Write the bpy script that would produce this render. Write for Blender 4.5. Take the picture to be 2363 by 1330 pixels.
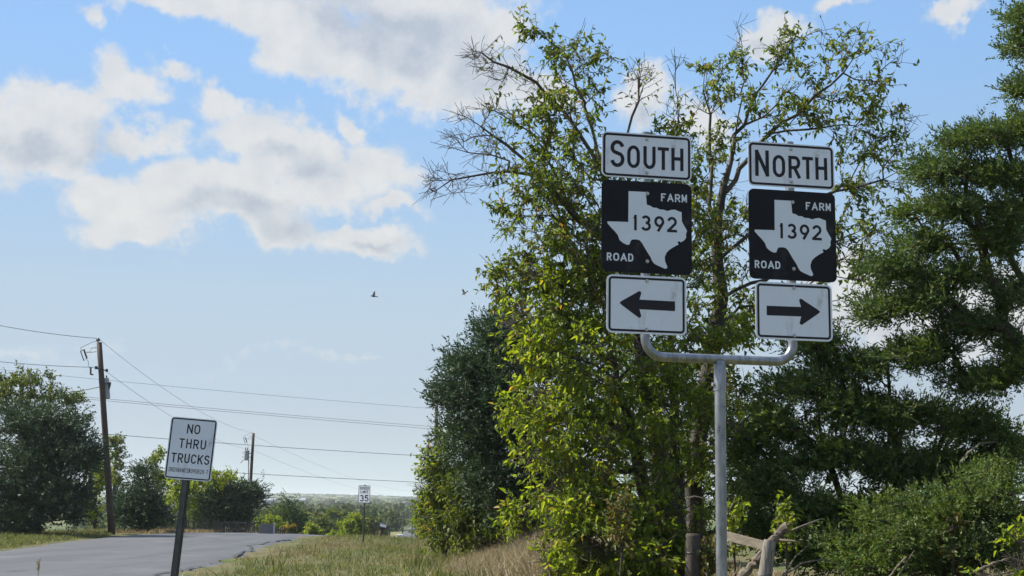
import bpy, math, random
import numpy as np
from mathutils import Vector

# ------------------------------------------------------------------ clear
for o in list(bpy.data.objects):
    bpy.data.objects.remove(o, do_unlink=True)
scene = bpy.context.scene
C = scene.collection
rng = np.random.RandomState(7)
random.seed(7)
R = math.radians
PI = math.pi

# ------------------------------------------------------------------ camera
F = 3000.0                      # focal length in photo pixels (photo is 2363 wide)
TILT = math.atan(500.0 / F)     # the horizon lies 500 photo pixels below the centre
EYE = np.array([0.0, 0.0, 1.3])
cam = bpy.data.cameras.new('camera')
cam.sensor_width = 36.0
cam.lens = 36.0 * F / 2363.0
cam.clip_start = 0.1
cam.clip_end = 30000
cam_o = bpy.data.objects.new('camera', cam)
C.objects.link(cam_o)
cam_o.location = EYE.tolist()
cam_o.rotation_euler = (PI / 2 + TILT, 0, 0)
scene.camera = cam_o

# ------------------------------------------------------------------ light, sky, exposure
SUN_AZ = R(-75)     # from +Y (straight ahead), negative = left
SUN_EL = R(46)
SUN_DIR = np.array([math.sin(SUN_AZ) * math.cos(SUN_EL), math.cos(SUN_AZ) * math.cos(SUN_EL), math.sin(SUN_EL)])
sun = bpy.data.lights.new('sun', 'SUN')
sun.energy = 5.0
sun.angle = R(0.5)
sun.color = (1.0, 0.93, 0.80)
sun_o = bpy.data.objects.new('sun', sun)
C.objects.link(sun_o)
sun_o.rotation_euler = Vector((-SUN_DIR).tolist()).to_track_quat('-Z', 'Y').to_euler()

scene.view_settings.view_transform = 'Standard'
scene.view_settings.look = 'None'
scene.view_settings.gamma = 1.0
scene.view_settings.exposure = 0.9
scene.view_settings.use_curve_mapping = False
scene.render.engine = 'CYCLES'
scene.cycles.use_denoising = True
scene.cycles.max_bounces = 8
scene.cycles.diffuse_bounces = 5
scene.cycles.glossy_bounces = 2
scene.cycles.transmission_bounces = 4
scene.cycles.volume_bounces = 1
scene.cycles.use_adaptive_sampling = True


def px_dir(px, py):
    a = (px - 1181.5) / F
    b = -(py - 665.0) / F
    ct, st = math.cos(TILT), math.sin(TILT)
    v = np.array([a, ct - b * st, st + b * ct])
    return v


def P(px, py, d):
    """world point at ground distance d in front of the camera, on the sight line of a photo pixel"""
    v = px_dir(px, py)
    return EYE + v * (d / v[1])


def ppm(d):
    return F / (d * math.cos(TILT))


SKY_STRENGTH = 0.10
world = bpy.data.worlds.new('World')
scene.world = world
world.use_nodes = True
nt = world.node_tree
nt.nodes.clear()


class NB:
    """tiny node builder"""
    def __init__(self, tree):
        self.t = tree

    def n(self, kind, **kw):
        nd = self.t.nodes.new(kind)
        for k, v in kw.items():
            setattr(nd, k, v)
        return nd

    def put(self, sock, val):
        if isinstance(val, bpy.types.NodeSocket):
            self.t.links.new(val, sock)
        elif val is not None:
            sock.default_value = val

    def m(self, op, a, b=None, c=None, clamp=False):
        nd = self.n('ShaderNodeMath', operation=op, use_clamp=clamp)
        self.put(nd.inputs[0], a)
        if b is not None: self.put(nd.inputs[1], b)
        if c is not None: self.put(nd.inputs[2], c)
        return nd.outputs[0]

    def v(self, op, a, b=None):
        nd = self.n('ShaderNodeVectorMath', operation=op)
        self.put(nd.inputs[0], a)
        if b is not None:
            self.put(nd.inputs[1], b)
        return nd.outputs['Value'] if op in ('LENGTH', 'DOT_PRODUCT', 'DISTANCE') else nd.outputs[0]

    def smooth(self, x, a, b, lo=0.0, hi=1.0):
        nd = self.n('ShaderNodeMapRange', interpolation_type='SMOOTHSTEP')
        self.put(nd.inputs['Value'], x)
        nd.inputs['From Min'].default_value = a
        nd.inputs['From Max'].default_value = b
        nd.inputs['To Min'].default_value = lo
        nd.inputs['To Max'].default_value = hi
        return nd.outputs[0]

    def noise(self, vec, scale, detail=4.0, rough=0.55, dist=0.0, color=False):
        nd = self.n('ShaderNodeTexNoise')
        self.put(nd.inputs['Vector'], vec)
        nd.inputs['Scale'].default_value = scale
        nd.inputs['Detail'].default_value = detail
        nd.inputs['Roughness'].default_value = rough
        nd.inputs['Distortion'].default_value = dist
        return nd.outputs['Color'] if color else nd.outputs[0]

    def mix(self, fac, a, b, mode='MIX'):
        nd = self.n('ShaderNodeMix', data_type='RGBA', blend_type=mode)
        self.put(nd.inputs[0], fac)
        self.put(nd.inputs[6], a)
        self.put(nd.inputs[7], b)
        return nd.outputs[2]

    def ramp(self, fac, stops):
        nd = self.n('ShaderNodeValToRGB')
        el = nd.color_ramp.elements
        while len(el) < len(stops):
            el.new(0.5)
        for e, (p, c) in zip(el, stops):
            e.position = p
            e.color = (c[0], c[1], c[2], 1)
        self.put(nd.inputs[0], fac)
        return nd.outputs[0]


# --- cumulus field: soft blobs by azimuth and elevation, broken up by fractal noise
BLOBS = [  # photo px, py, rx, ry, rotation (deg, image down), weight
    (700, -120, 560, 150, 8, 1.1), (640, 60, 330, 85, 14, 1.15), (860, 120, 300, 105, 14, 1.2), (1090, 190, 230, 95, 10, 1.1),
    (1010, 60, 200, 120, 20, 1.1), (400, 30, 170, 50, 12, .95), (1240, 215, 150, 62, 8, .95), (1130, 70, 110, 80, 30, .9),
    (60, 290, 190, 100, -8, 1.15), (150, 245, 120, 72, -20, 1.1), (290, 175, 75, 55, 0, .95), (330, 292, 90, 42, 15, .8),
    (390, 165, 50, 18, 10, .65), (225, 45, 28, 26, 0, .6), (100, 345, 130, 42, 5, .8),
    (600, 310, 135, 80, 22, 1.1), (500, 235, 75, 45, 0, .95), (690, 360, 220, 90, 15, 1.15), (880, 370, 110, 62, 20, .95), (820, 275, 60, 30, 20, .8),
    (490, 450, 260, 85, -2, 1.2), (330, 470, 170, 80, 15, 1.1), (300, 520, 130, 36, 0, .9), (590, 505, 180, 46, 0, 1.0),
    (840, 540, 160, 48, 6, 1.1), (905, 455, 90, 22, 12, .65),
    (1500, 200, 75, 70, 30, 1.0), (1800, 85, 85, 45, -8, 1.05), (1620, 265, 60, 50, 0, .75), (2200, 32, 80, 30, -4, .95), (1940, 0, 70, 22, 0, .8),
    (2150, 730, 330, 120, 5, .85), (2350, 640, 160, 60, 0, .7), (1950, 640, 90, 70, 0, .7), (580, 822, 80, 14, -8, .16), (805, 845, 70, 12, 0, .24), (60, 800, 160, 20, 6, .2),
]


BASE_SHADES = [(900, 70, 330, 110, 14, 1.2), (1120, 180, 200, 90, 10, 1.1), (560, 492, 230, 52, 2, 1.1), (690, 372, 170, 40, 8, .9), (90, 320, 210, 62, -4, 1.0), (250, 300, 120, 60, 10, .9), (880, 560, 110, 20, 4, .7), (2150, 760, 300, 80, 5, .8), (1500, 240, 60, 40, 0, .7), (1800, 105, 70, 25, 0, .7)]  # cloud shading painted in: grey patches where the clouds turn dark


def azel(px, py):
    v = px_dir(px, py)
    v = v / np.linalg.norm(v)
    return math.atan2(v[0], v[1]), math.asin(v[2])


g = bpy.data.node_groups.new('cloud_field', 'ShaderNodeTree')
g.interface.new_socket('P', in_out='INPUT', socket_type='NodeSocketVector')
g.interface.new_socket('Field', in_out='OUTPUT', socket_type='NodeSocketFloat')
g.interface.new_socket('BaseShade', in_out='OUTPUT', socket_type='NodeSocketFloat')
gb = NB(g)
gi = gb.n('NodeGroupInput'); go = gb.n('NodeGroupOutput')
pin = gi.outputs[0]
w1 = gb.v('SCALE', gb.v('SUBTRACT', gb.noise(pin, 14, 1, .55, color=True), (0.5, 0.5, 0.5))); w1.node.inputs['Scale'].default_value = 0.062
w2 = gb.v('SCALE', gb.v('SUBTRACT', gb.noise(pin, 48, 3, .6, color=True), (0.5, 0.5, 0.5))); w2.node.inputs['Scale'].default_value = 0.024
pw = gb.v('ADD', gb.v('ADD', pin, w1), w2)
acc = None
for (bx_, by_, rx, ry, rot, wt) in BLOBS:
    a0, e0 = azel(bx_, by_)
    mp = gb.n('ShaderNodeMapping', vector_type='TEXTURE')
    gb.put(mp.inputs['Vector'], pw)
    mp.inputs['Location'].default_value = (a0, e0, 0)
    mp.inputs['Rotation'].default_value = (0, 0, R(-rot))
    mp.inputs['Scale'].default_value = (rx / F * 1.12, ry / F * 1.12, 1)
    ln = gb.v('LENGTH', mp.outputs[0])
    val = gb.m('MULTIPLY', gb.m('SUBTRACT', 1.0, ln), wt)
    if acc is None:
        acc = val
    else:
        nd = gb.n('ShaderNodeMath', operation='SMOOTH_MAX')
        gb.put(nd.inputs[0], acc); gb.put(nd.inputs[1], val); nd.inputs[2].default_value = 0.18
        acc = nd.outputs[0]
# the same kind of cloud goes on all round, outside the part of the sky the photograph shows
sx = gb.n('ShaderNodeSeparateXYZ'); gb.put(sx.inputs[0], pin)
a_c, e_c = azel(1181, 500)
out_az = gb.m('ABSOLUTE', gb.m('SUBTRACT', sx.outputs[0], a_c))
out_el = gb.m('ABSOLUTE', gb.m('SUBTRACT', sx.outputs[1], e_c))
outside = gb.m('MAXIMUM', gb.smooth(out_az, 0.43, 0.55), gb.smooth(out_el, 0.27, 0.36))
gen = gb.m('MULTIPLY', gb.m('SUBTRACT', gb.noise(pin, 5.0, 4, .5), 0.50), 4.0)
gen = gb.m('ADD', gb.m('MULTIPLY', gen, outside), gb.m('MULTIPLY', gb.m('SUBTRACT', outside, 1.0), 3.0))
acc = gb.m('MAXIMUM', acc, gen)
fb = gb.m('ADD', gb.m('SUBTRACT', gb.noise(pin, 26, 6, .62), 0.5), gb.m('MULTIPLY', gb.m('SUBTRACT', gb.noise(pin, 95, 4, .62), 0.5), 0.5))
base_ = None
for (bx_, by_, rx, ry, rot, wt) in BASE_SHADES:
    a0, e0 = azel(bx_, by_)
    mp = gb.n('ShaderNodeMapping', vector_type='TEXTURE')
    gb.put(mp.inputs['Vector'], pw)
    mp.inputs['Location'].default_value = (a0, e0, 0); mp.inputs['Rotation'].default_value = (0, 0, R(-rot)); mp.inputs['Scale'].default_value = (rx / F, ry / F, 1)
    val = gb.m('MULTIPLY', gb.m('SUBTRACT', 1.0, gb.v('LENGTH', mp.outputs[0])), wt)
    base_ = val if base_ is None else gb.m('MAXIMUM', base_, val)
base_ = gb.m('MAXIMUM', gb.m('MULTIPLY', base_, 1.0), gb.m('MULTIPLY', gb.m('ADD', gen, 0.0), 0.6))
gb.put(go.inputs[0], gb.m('ADD', acc, gb.m('MULTIPLY', fb, 1.15)))
gb.put(go.inputs[1], base_)

b = NB(nt)
tc = b.n('ShaderNodeTexCoord')
sep = b.n('ShaderNodeSeparateXYZ'); b.put(sep.inputs[0], tc.outputs['Generated'])
comb = b.n('ShaderNodeCombineXYZ')
b.put(comb.inputs[0], b.m('ARCTAN2', sep.outputs[0], sep.outputs[1]))
b.put(comb.inputs[1], b.m('ARCSINE', sep.outputs[2]))
g1 = b.n('ShaderNodeGroup'); g1.node_tree = g
b.put(g1.inputs[0], comb.outputs[0])
n_here = b.noise(comb.outputs[0], 30, 5, .62)
n_sunward = b.noise(b.v('ADD', comb.outputs[0], (-0.009, 0.011, 0)), 30, 5, .62)
alpha = b.smooth(g1.outputs[0], -0.06, 0.48)
lit = b.m('MULTIPLY', b.m('SUBTRACT', n_here, n_sunward), 1.3)
thick = b.smooth(g1.outputs[1], 0.0, 0.75)  # painted grey shade of the cloud bases, not cloud thickness
shade = b.m('SUBTRACT', b.m('ADD', 0.15, b.m('MULTIPLY', thick, 0.68)), lit, clamp=True)
ccol = b.ramp(shade, [(0.0, (0.44, 0.433, 0.418)), (0.35, (0.395, 0.395, 0.395)), (0.75, (0.325, 0.34, 0.36)), (1.0, (0.275, 0.295, 0.325))])
sky = b.n('ShaderNodeTexSky', sky_type='NISHITA')
sky.sun_disc = False
sky.sun_elevation = SUN_EL
sky.sun_rotation = SUN_AZ
sky.altitude = 150
sky.air_density = 1.0
sky.dust_density = 0.9
sky.ozone_density = 2.2
svec = b.v('NORMALIZE', b.v('ADD', b.v('MULTIPLY', tc.outputs['Generated'], (0.18, 1, 1)), (0, 0, 0.13)))
b.put(sky.inputs[0], svec)
airlight = b.ramp(sep.outputs[2], [(0.0, (.64, .525, .425)), (0.06, (.68, .53, .42)), (0.16, (.82, .68, .52)), (0.33, (.72, .79, .755)), (0.6, (.68, .78, .81))])
skycol = b.v('SCALE', b.mix(1.0, sky.outputs[0], airlight, 'MULTIPLY')); skycol.node.inputs['Scale'].default_value = 1.62
bg1 = b.n('ShaderNodeBackground'); b.put(bg1.inputs[0], skycol); bg1.inputs[1].default_value = SKY_STRENGTH
bg2 = b.n('ShaderNodeBackground'); b.put(bg2.inputs[0], ccol); bg2.inputs[1].default_value = 1.0
mx = b.n('ShaderNodeMixShader')
b.put(mx.inputs[0], b.m('MULTIPLY', alpha, 0.86)); b.put(mx.inputs[1], bg1.outputs[0]); b.put(mx.inputs[2], bg2.outputs[0])
wo = b.n('ShaderNodeOutputWorld'); b.put(wo.inputs[0], mx.outputs[0])
world.cycles.sampling_method = 'MANUAL'
world.cycles.sample_map_resolution = 1024

# ================================================================== helpers
def tag(o, label=None, cat=None, group=None, kind=None):
    if label: o['label'] = label
    if cat: o['category'] = cat
    if group: o['group'] = group
    if kind: o['kind'] = kind
    return o


def empty(name, loc=(0, 0, 0), rot=(0, 0, 0)):
    o = bpy.data.objects.new(name, None)
    o.empty_display_size = 0.1
    C.objects.link(o)
    o.location = tuple(float(q) for q in loc); o.rotation_euler = rot
    return o


def link_mesh(name, me, material=None, parent=None):
    o = bpy.data.objects.new(name, me)
    C.objects.link(o)
    if material is not None:
        me.materials.append(material)
    if parent is not None:
        o.parent = parent
    return o


def mesh_np(name, verts, faces, smooth=False):
    """verts (n,3); faces: list of arrays (m,k), each with its own k"""
    me = bpy.data.meshes.new(name)
    verts = np.asarray(verts, dtype=np.float32)
    fs = [np.asarray(f, dtype=np.int32) for f in faces if len(f)]
    nl = sum(f.size for f in fs); nf = sum(len(f) for f in fs)
    me.vertices.add(len(verts)); me.vertices.foreach_set('co', verts.ravel())
    me.loops.add(nl); me.loops.foreach_set('vertex_index', np.concatenate([f.ravel() for f in fs]))
    tot = np.concatenate([np.full(len(f), f.shape[1], dtype=np.int32) for f in fs])
    st = np.concatenate([[0], np.cumsum(tot)[:-1]]).astype(np.int32)
    me.polygons.add(nf); me.polygons.foreach_set('loop_start', st); me.polygons.foreach_set('loop_total', tot)
    if smooth:
        me.polygons.foreach_set('use_smooth', np.ones(nf, dtype=bool))
    me.update(calc_edges=True)
    return me


class MB:
    """collects shapes into one mesh"""
    def __init__(self):
        self.vs = []; self.q = []; self.t = []; self.p = []; self.n = 0

    def add(self, v, quads=(), tris=(), polys=()):
        v = np.asarray(v, dtype=float).reshape(-1, 3)
        self.vs.append(v)
        for f in quads: self.q.append([i + self.n for i in f])
        for f in tris: self.t.append([i + self.n for i in f])
        for f in polys: self.p.append([i + self.n for i in f])
        self.n += len(v)
        return self

    def box(self, c, s, rot=None):
        c = np.array(c, float); s = np.array(s, float) / 2
        v = np.array([[x, y, z] for x in (-1, 1) for y in (-1, 1) for z in (-1, 1)], float) * s
        if rot is not None: v = v @ np.array(rot).T
        return self.add(v + c, quads=[(0, 1, 3, 2), (4, 6, 7, 5), (0, 4, 5, 1), (2, 3, 7, 6), (0, 2, 6, 4), (1, 5, 7, 3)])

    def tube(self, pts, rad, k=8, caps=True, jitter=0.0, seed=0):
        pts = np.asarray(pts, float); m = len(pts)
        rad = np.broadcast_to(np.asarray(rad, float), (m,))
        tan = np.gradient(pts, axis=0); tan /= np.linalg.norm(tan, axis=1)[:, None] + 1e-9
        ref = np.array([0, 0, 1.0]) if abs(tan[0][2]) < 0.9 else np.array([1.0, 0, 0])
        rr = np.random.RandomState(seed)
        rows = []
        for i in range(m):
            u = np.cross(tan[i], ref); u /= np.linalg.norm(u) + 1e-9
            w = np.cross(tan[i], u); ref = np.cross(u, tan[i])
            a = np.arange(k) * 2 * PI / k
            r = rad[i] * (1 + (rr.rand(k) - .5) * 2 * jitter)
            rows.append(pts[i] + np.cos(a)[:, None] * u * r[:, None] + np.sin(a)[:, None] * w * r[:, None])
        quads = [(i * k + j, i * k + (j + 1) % k, (i + 1) * k + (j + 1) % k, (i + 1) * k + j) for i in range(m - 1) for j in range(k)]
        self.add(np.concatenate(rows), quads=quads, polys=[list(range(k))[::-1], [(m - 1) * k + j for j in range(k)]] if caps else [])
        return self

    def prism(self, poly, y0, y1):
        """outline in the x-z plane pushed along y"""
        poly = np.asarray(poly, float); k = len(poly)
        v = np.concatenate([np.c_[poly[:, 0], np.full(k, y0), poly[:, 1]], np.c_[poly[:, 0], np.full(k, y1), poly[:, 1]]])
        self.add(v, quads=[(i, (i + 1) % k, k + (i + 1) % k, k + i) for i in range(k)], polys=[list(range(k))[::-1], [k + i for i in range(k)]])
        return self

    def mesh(self, name, smooth=False):
        me = bpy.data.meshes.new(name)
        v = np.concatenate(self.vs)
        me.from_pydata(v.tolist(), [], self.q + self.t + self.p)
        if smooth:
            me.polygons.foreach_set('use_smooth', np.ones(len(me.polygons), dtype=bool))
        me.update()
        return me

    def build(self, name, material, parent=None, smooth=False):
        return link_mesh(name, self.mesh(name, smooth), material, parent)


def smooth_by_angle(o, deg=35):
    me = o.data
    me.polygons.foreach_set('use_smooth', np.ones(len(me.polygons), dtype=bool))
    try:
        me.set_sharp_from_angle(angle=R(deg))
    except Exception:
        pass
    return o


# ------------------------------------------------------------------ materials
def new_mat(name):
    m = bpy.data.materials.new(name); m.use_nodes = True
    t = m.node_tree; t.nodes.clear()
    nb = NB(t)
    out = nb.n('ShaderNodeOutputMaterial')
    return m, nb, out


def surf(name, stops, scale=8.0, rough=0.7, bump=0.0, metal=0.0, detail=5, coords='Object', stretch=(1, 1, 1), spec=0.4, dirt=None, bscale=None):
    m, nb, out = new_mat(name)
    tc = nb.n('ShaderNodeTexCoord')
    mp = nb.n('ShaderNodeMapping'); mp.inputs['Scale'].default_value = stretch
    nb.put(mp.inputs[0], tc.outputs[coords])
    nz = nb.noise(mp.outputs[0], scale, detail, .6)
    col = nb.ramp(nz, stops)
    if dirt:
        nz2 = nb.noise(mp.outputs[0], dirt[1], 4, .65)
        col = nb.mix(nb.smooth(nz2, dirt[2], dirt[3]), col, dirt[0] + (1,))
    p = nb.n('ShaderNodeBsdfPrincipled')
    nb.put(p.inputs['Base Color'], col)
    p.inputs['Roughness'].default_value = rough
    p.inputs['Metallic'].default_value = metal
    p.inputs['Specular IOR Level'].default_value = spec
    if bump:
        bm = nb.n('ShaderNodeBump'); bm.inputs['Strength'].default_value = bump; bm.inputs['Distance'].default_value = 0.02
        nb.put(bm.inputs['Height'], nb.noise(mp.outputs[0], bscale or scale * 2, 6, .65))
        nb.put(p.inputs['Normal'], bm.outputs[0])
    nb.put(out.inputs[0], p.outputs[0])
    return m


def leaf_mat(name, stops, trans=0.4, tcol=(1.25, 1.25, 0.55), rough=0.5, spec=0.35, patch=None):
    m, nb, out = new_mat(name)
    geo = nb.n('ShaderNodeNewGeometry')
    col = nb.ramp(geo.outputs['Random Per Island'], stops)
    if patch:
        tcn = nb.n('ShaderNodeTexCoord')
        nz = nb.noise(tcn.outputs['Object'], patch[0], 3, .55)
        col = nb.mix(nb.smooth(nz, patch[1], patch[2]), col, nb.mix(1.0, col, patch[3] + (1,), 'MULTIPLY'))
    p = nb.n('ShaderNodeBsdfPrincipled')
    nb.put(p.inputs['Base Color'], col)
    p.inputs['Roughness'].default_value = rough
    p.inputs['Specular IOR Level'].default_value = spec
    if trans > 0:
        tr = nb.n('ShaderNodeBsdfTranslucent')
        nb.put(tr.inputs[0], nb.mix(1.0, col, tcol + (1,), 'MULTIPLY'))
        mxs = nb.n('ShaderNodeMixShader'); mxs.inputs[0].default_value = trans
        nb.put(mxs.inputs[1], p.outputs[0]); nb.put(mxs.inputs[2], tr.outputs[0])
        nb.put(out.inputs[0], mxs.outputs[0])
    else:
        nb.put(out.inputs[0], p.outputs[0])
    return m


def g3(*c): return c

M = {}
M['bark'] = surf('bark', [(0.25, (.026, .022, .019)), (0.55, (.058, .050, .043)), (0.8, (.13, .12, .105))], 9, .9, .9, stretch=(1, 1, .35))
M['bark_dark'] = surf('bark_dark', [(0.3, (.035, .026, .02)), (0.7, (.10, .075, .055))], 9, .95, .8, stretch=(1, 1, .3))
M['twig'] = surf('twig', [(0.3, (.05, .04, .033)), (0.7, (.12, .10, .085))], 5, .9)
M['dead_wood'] = surf('dead_wood', [(0.3, (.07, .058, .046)), (0.6, (.17, .145, .115)), (0.8, (.28, .25, .21))], 10, .9, .5, stretch=(1, 1, .3))
M['galv'] = surf('galvanised', [(0.3, (.19, .205, .225)), (0.5, (.27, .285, .31)), (0.72, (.38, .40, .43))], 22, .40, .10, metal=.85, dirt=((.12, .125, .135), 26, .58, .72), stretch=(1, 1, .35))
M['steel'] = surf('bolt_steel', [(0.3, (.35, .35, .36)), (0.7, (.55, .55, .55))], 40, .4, metal=.8)
M['white_sheet'] = surf('sky_tinted_white', [(0.3, (.68, .73, .84)), (0.7, (.75, .80, .90))], 3.0, .45, spec=.3, dirt=((.47, .48, .50), 9, .54, .80), stretch=(1, 1, .45))  # white sheeting; the blue of the sky light is put into its colour
M['black_sheet'] = surf('sign_black', [(0.3, (.006, .006, .009)), (0.7, (.011, .011, .016))], 4.0, .5, spec=.2, dirt=((.035, .035, .04), 6, .55, .8))
M['letter_white'] = surf('letter_white', [(0.3, (.66, .72, .82)), (0.7, (.73, .79, .88))], 4.0, .45, spec=.3)  # carries the same sky blue tint as the white sheeting
M['letter_black'] = surf('letter_black', [(0.3, (.013, .012, .018)), (0.7, (.022, .020, .028))], 5.0, .5, spec=.25)
M['alu'] = surf('sheet_aluminium', [(0.3, (.45, .46, .47)), (0.7, (.55, .56, .57))], 8, .45, metal=.7)
M['green_steel'] = surf('channel_steel', [(0.3, (.05, .055, .055)), (0.7, (.105, .11, .11))], 9, .6, .1, metal=.25, dirt=((.12, .08, .05), 18, .6, .75))
M['pole_wood'] = surf('pole_wood', [(0.3, (.055, .036, .03)), (0.7, (.115, .08, .066))], 6, .9, .5, stretch=(3, 3, .2))
M['grey_wood'] = surf('grey_wood', [(0.25, (.10, .093, .085)), (0.5, (.20, .19, .175)), (0.75, (.30, .285, .265))], 14, .9, .9, stretch=(1, 1, .12), dirt=((.05, .045, .04), 18, .56, .66))
M['pale_board'] = surf('pale_board', [(0.25, (.26, .21, .155)), (0.5, (.37, .31, .24)), (0.75, (.46, .40, .32))], 12, .85, .3, stretch=(.15, 1, 1.3), dirt=((.25, .19, .14), 20, .66, .75))
M['dark_metal'] = surf('dark_metal', [(0.3, (.03, .03, .034)), (0.7, (.07, .07, .075))], 8, .5, metal=.4)
M['can_grey'] = surf('transformer_grey', [(0.3, (.27, .29, .31)), (0.7, (.36, .38, .40))], 6, .5)
M['porcelain'] = surf('porcelain', [(0.3, (.07, .04, .035)), (0.7, (.11, .06, .05))], 6, .25)
M['wire'] = surf('wire_metal', [(0.3, (.10, .105, .11)), (0.7, (.17, .175, .18))], 6, .6)
M['wire_black'] = surf('wire_black', [(0.3, (.03, .03, .034)), (0.7, (.06, .06, .065))], 6, .6)
M['bird'] = surf('bird_feathers', [(0.3, (.02, .018, .02)), (0.7, (.055, .045, .045))], 30, .7)
M['picket'] = surf('picket_wood', [(0.3, (.05, .043, .036)), (0.7, (.14, .12, .10))], 8, .9, .3, stretch=(2, 2, .3))
M['box_grey'] = surf('gate_grey', [(0.3, (.13, .135, .14)), (0.7, (.19, .195, .20))], 6, .7, stretch=(4, 4, .3))
M['box_white'] = surf('box_white', [(0.3, (.45, .47, .50)), (0.7, (.58, .60, .63))], 6, .5)
M['barn'] = surf('barn_metal', [(0.3, (.20, .22, .25)), (0.7, (.27, .29, .32))], .5, .6)

# ================================================================== terrain
def road_center(y):
    ys = [-60, 0, 12, 24, 36, 50, 62, 72, 90, 120, 160, 230, 300, 420, 600, 900, 1500]
    xs = [-14.5, -9.8, -9.6, -10.2, -11.3, -13.0, -13.6, -13.6, -13.5, -14.4, -16.6, -20.2, -24.8, -33, -41, -60, -90]
    return np.interp(y, ys, xs)


def road_half(y):
    return np.interp(y, [0, 20, 50, 70, 100, 300], [4.3, 4.2, 4.15, 3.9, 3.6, 3.5])


CP = []
for (px, py, d) in [(100, 1330, 25), (430, 1330, 24.6), (0, 1262, 45), (200, 1246, 52), (400, 1233, 62), (550, 1231, 68), (690, 1243, 58), (560, 1288, 34),
                    (840, 1256, 55), (700, 1330, 24.2), (1000, 1330, 24), (1250, 1325, 22), (960, 1266, 54), (1100, 1262, 46), (1180, 1280, 34),
                    (880, 1246, 75), (250, 1231, 72), (0, 1238, 62)]:
    p = P(px, py, d); CP.append((p[0], p[1], p[2]))
CP += [(0, 0, 0), (-10, 0, 0), (10, 0, 0), (0, -40, 0), (-30, -40, 0), (30, -40, 0), (4, 13, .05), (8, 18, .1), (20, 20, 0.1), (40, 30, -.4), (-40, 20, .1),
       (-45, 70, .2), (-13.5, 84, -.55), (-14, 100, -1.3), (-30, 100, -.9), (-5, 100, -2.2), (15, 100, -1.8), (-16, 140, -2.9), (-50, 140, -2.0), (20, 140, -3.2), (12, 60, -.4), (30, 60, -.7), (70, 100, -2), (-80, 100, -1)]
CP = np.array(CP)


def _tps(r2):
    return np.where(r2 > 1e-9, r2 * np.log(np.maximum(r2, 1e-9)), 0.0)


_n = len(CP)
_K = _tps(((CP[:, None, :2] - CP[None, :, :2]) ** 2).sum(-1)) + np.eye(_n) * 30.0
_Pm = np.c_[np.ones(_n), CP[:, :2]]
_A = np.block([[_K, _Pm], [_Pm.T, np.zeros((3, 3))]])
_W = np.linalg.solve(_A, np.r_[CP[:, 2], 0, 0, 0])


def tz(x, y):
    x = np.atleast_1d(np.asarray(x, float)); y = np.atleast_1d(np.asarray(y, float))
    x, y = np.broadcast_arrays(x, y)
    shp = x.shape; xf = x.ravel(); yf = y.ravel()
    xc = np.clip(xf, -70, 60); yc = np.clip(yf, -50, 150)
    r2 = (xc[:, None] - CP[None, :, 0]) ** 2 + (yc[:, None] - CP[None, :, 1]) ** 2
    near = _tps(r2) @ _W[:_n] + _W[_n] + _W[_n + 1] * xc + _W[_n + 2] * yc
    base = np.interp(yf, [0, 100, 150, 250, 330, 420, 700, 1100, 1500, 2500, 4000, 6000, 9000], [0, -1.2, -3.1, -6.7, -8.2, -8.8, -6.5, -4, 1, 8, 20, 26, 26])
    wave = np.clip((yf - 900) / 2500, 0, 1) * (5 * np.sin(xf / 260 + 1.1 + yf / 1200) - xf * 0.012)
    t = np.clip((yf - 108) / 50, 0, 1); t = t * t * (3 - 2 * t)
    tx = np.clip((np.abs(xf) - 55) / 60, 0, 1); tx = tx * tx * (3 - 2 * tx)
    t = np.maximum(t, tx)
    z = near * (1 - t) + (base + wave) * t
    return z.reshape(shp)


def tz1(x, y): return float(tz(x, y)[0])


def geo(a, b, n, p=2.2):
    return a + (b - a) * (np.linspace(0, 1, n + 1)[1:] ** p)


gx = np.concatenate([-geo(34, 7000, 34)[::-1], np.arange(-34, 14.01, .55), geo(14, 7000, 34)])
gy = np.concatenate([-geo(2, 400, 12)[::-1], np.arange(-2, 8, 1.5), np.arange(8, 112, .8), geo(112, 9000, 90)])
GX, GY = np.meshgrid(gx, gy)
GZ = tz(GX, GY)
inroad = np.abs(GX - road_center(GY)) < road_half(GY) - .35
GZ = np.where(inroad & (GY < 700), GZ - .12, GZ)
fine = (GY > 5) & (GY < 115) & (GX > -40) & (GX < 20) & ~inroad
GZ = np.where(fine, GZ + (rng.rand(*GZ.shape) - .5) * .05, GZ)
ny_, nx_ = GX.shape
idx = np.arange(ny_ * nx_).reshape(ny_, nx_)
quads = np.stack([idx[:-1, :-1], idx[:-1, 1:], idx[1:, 1:], idx[1:, :-1]], -1).reshape(-1, 4)


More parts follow.
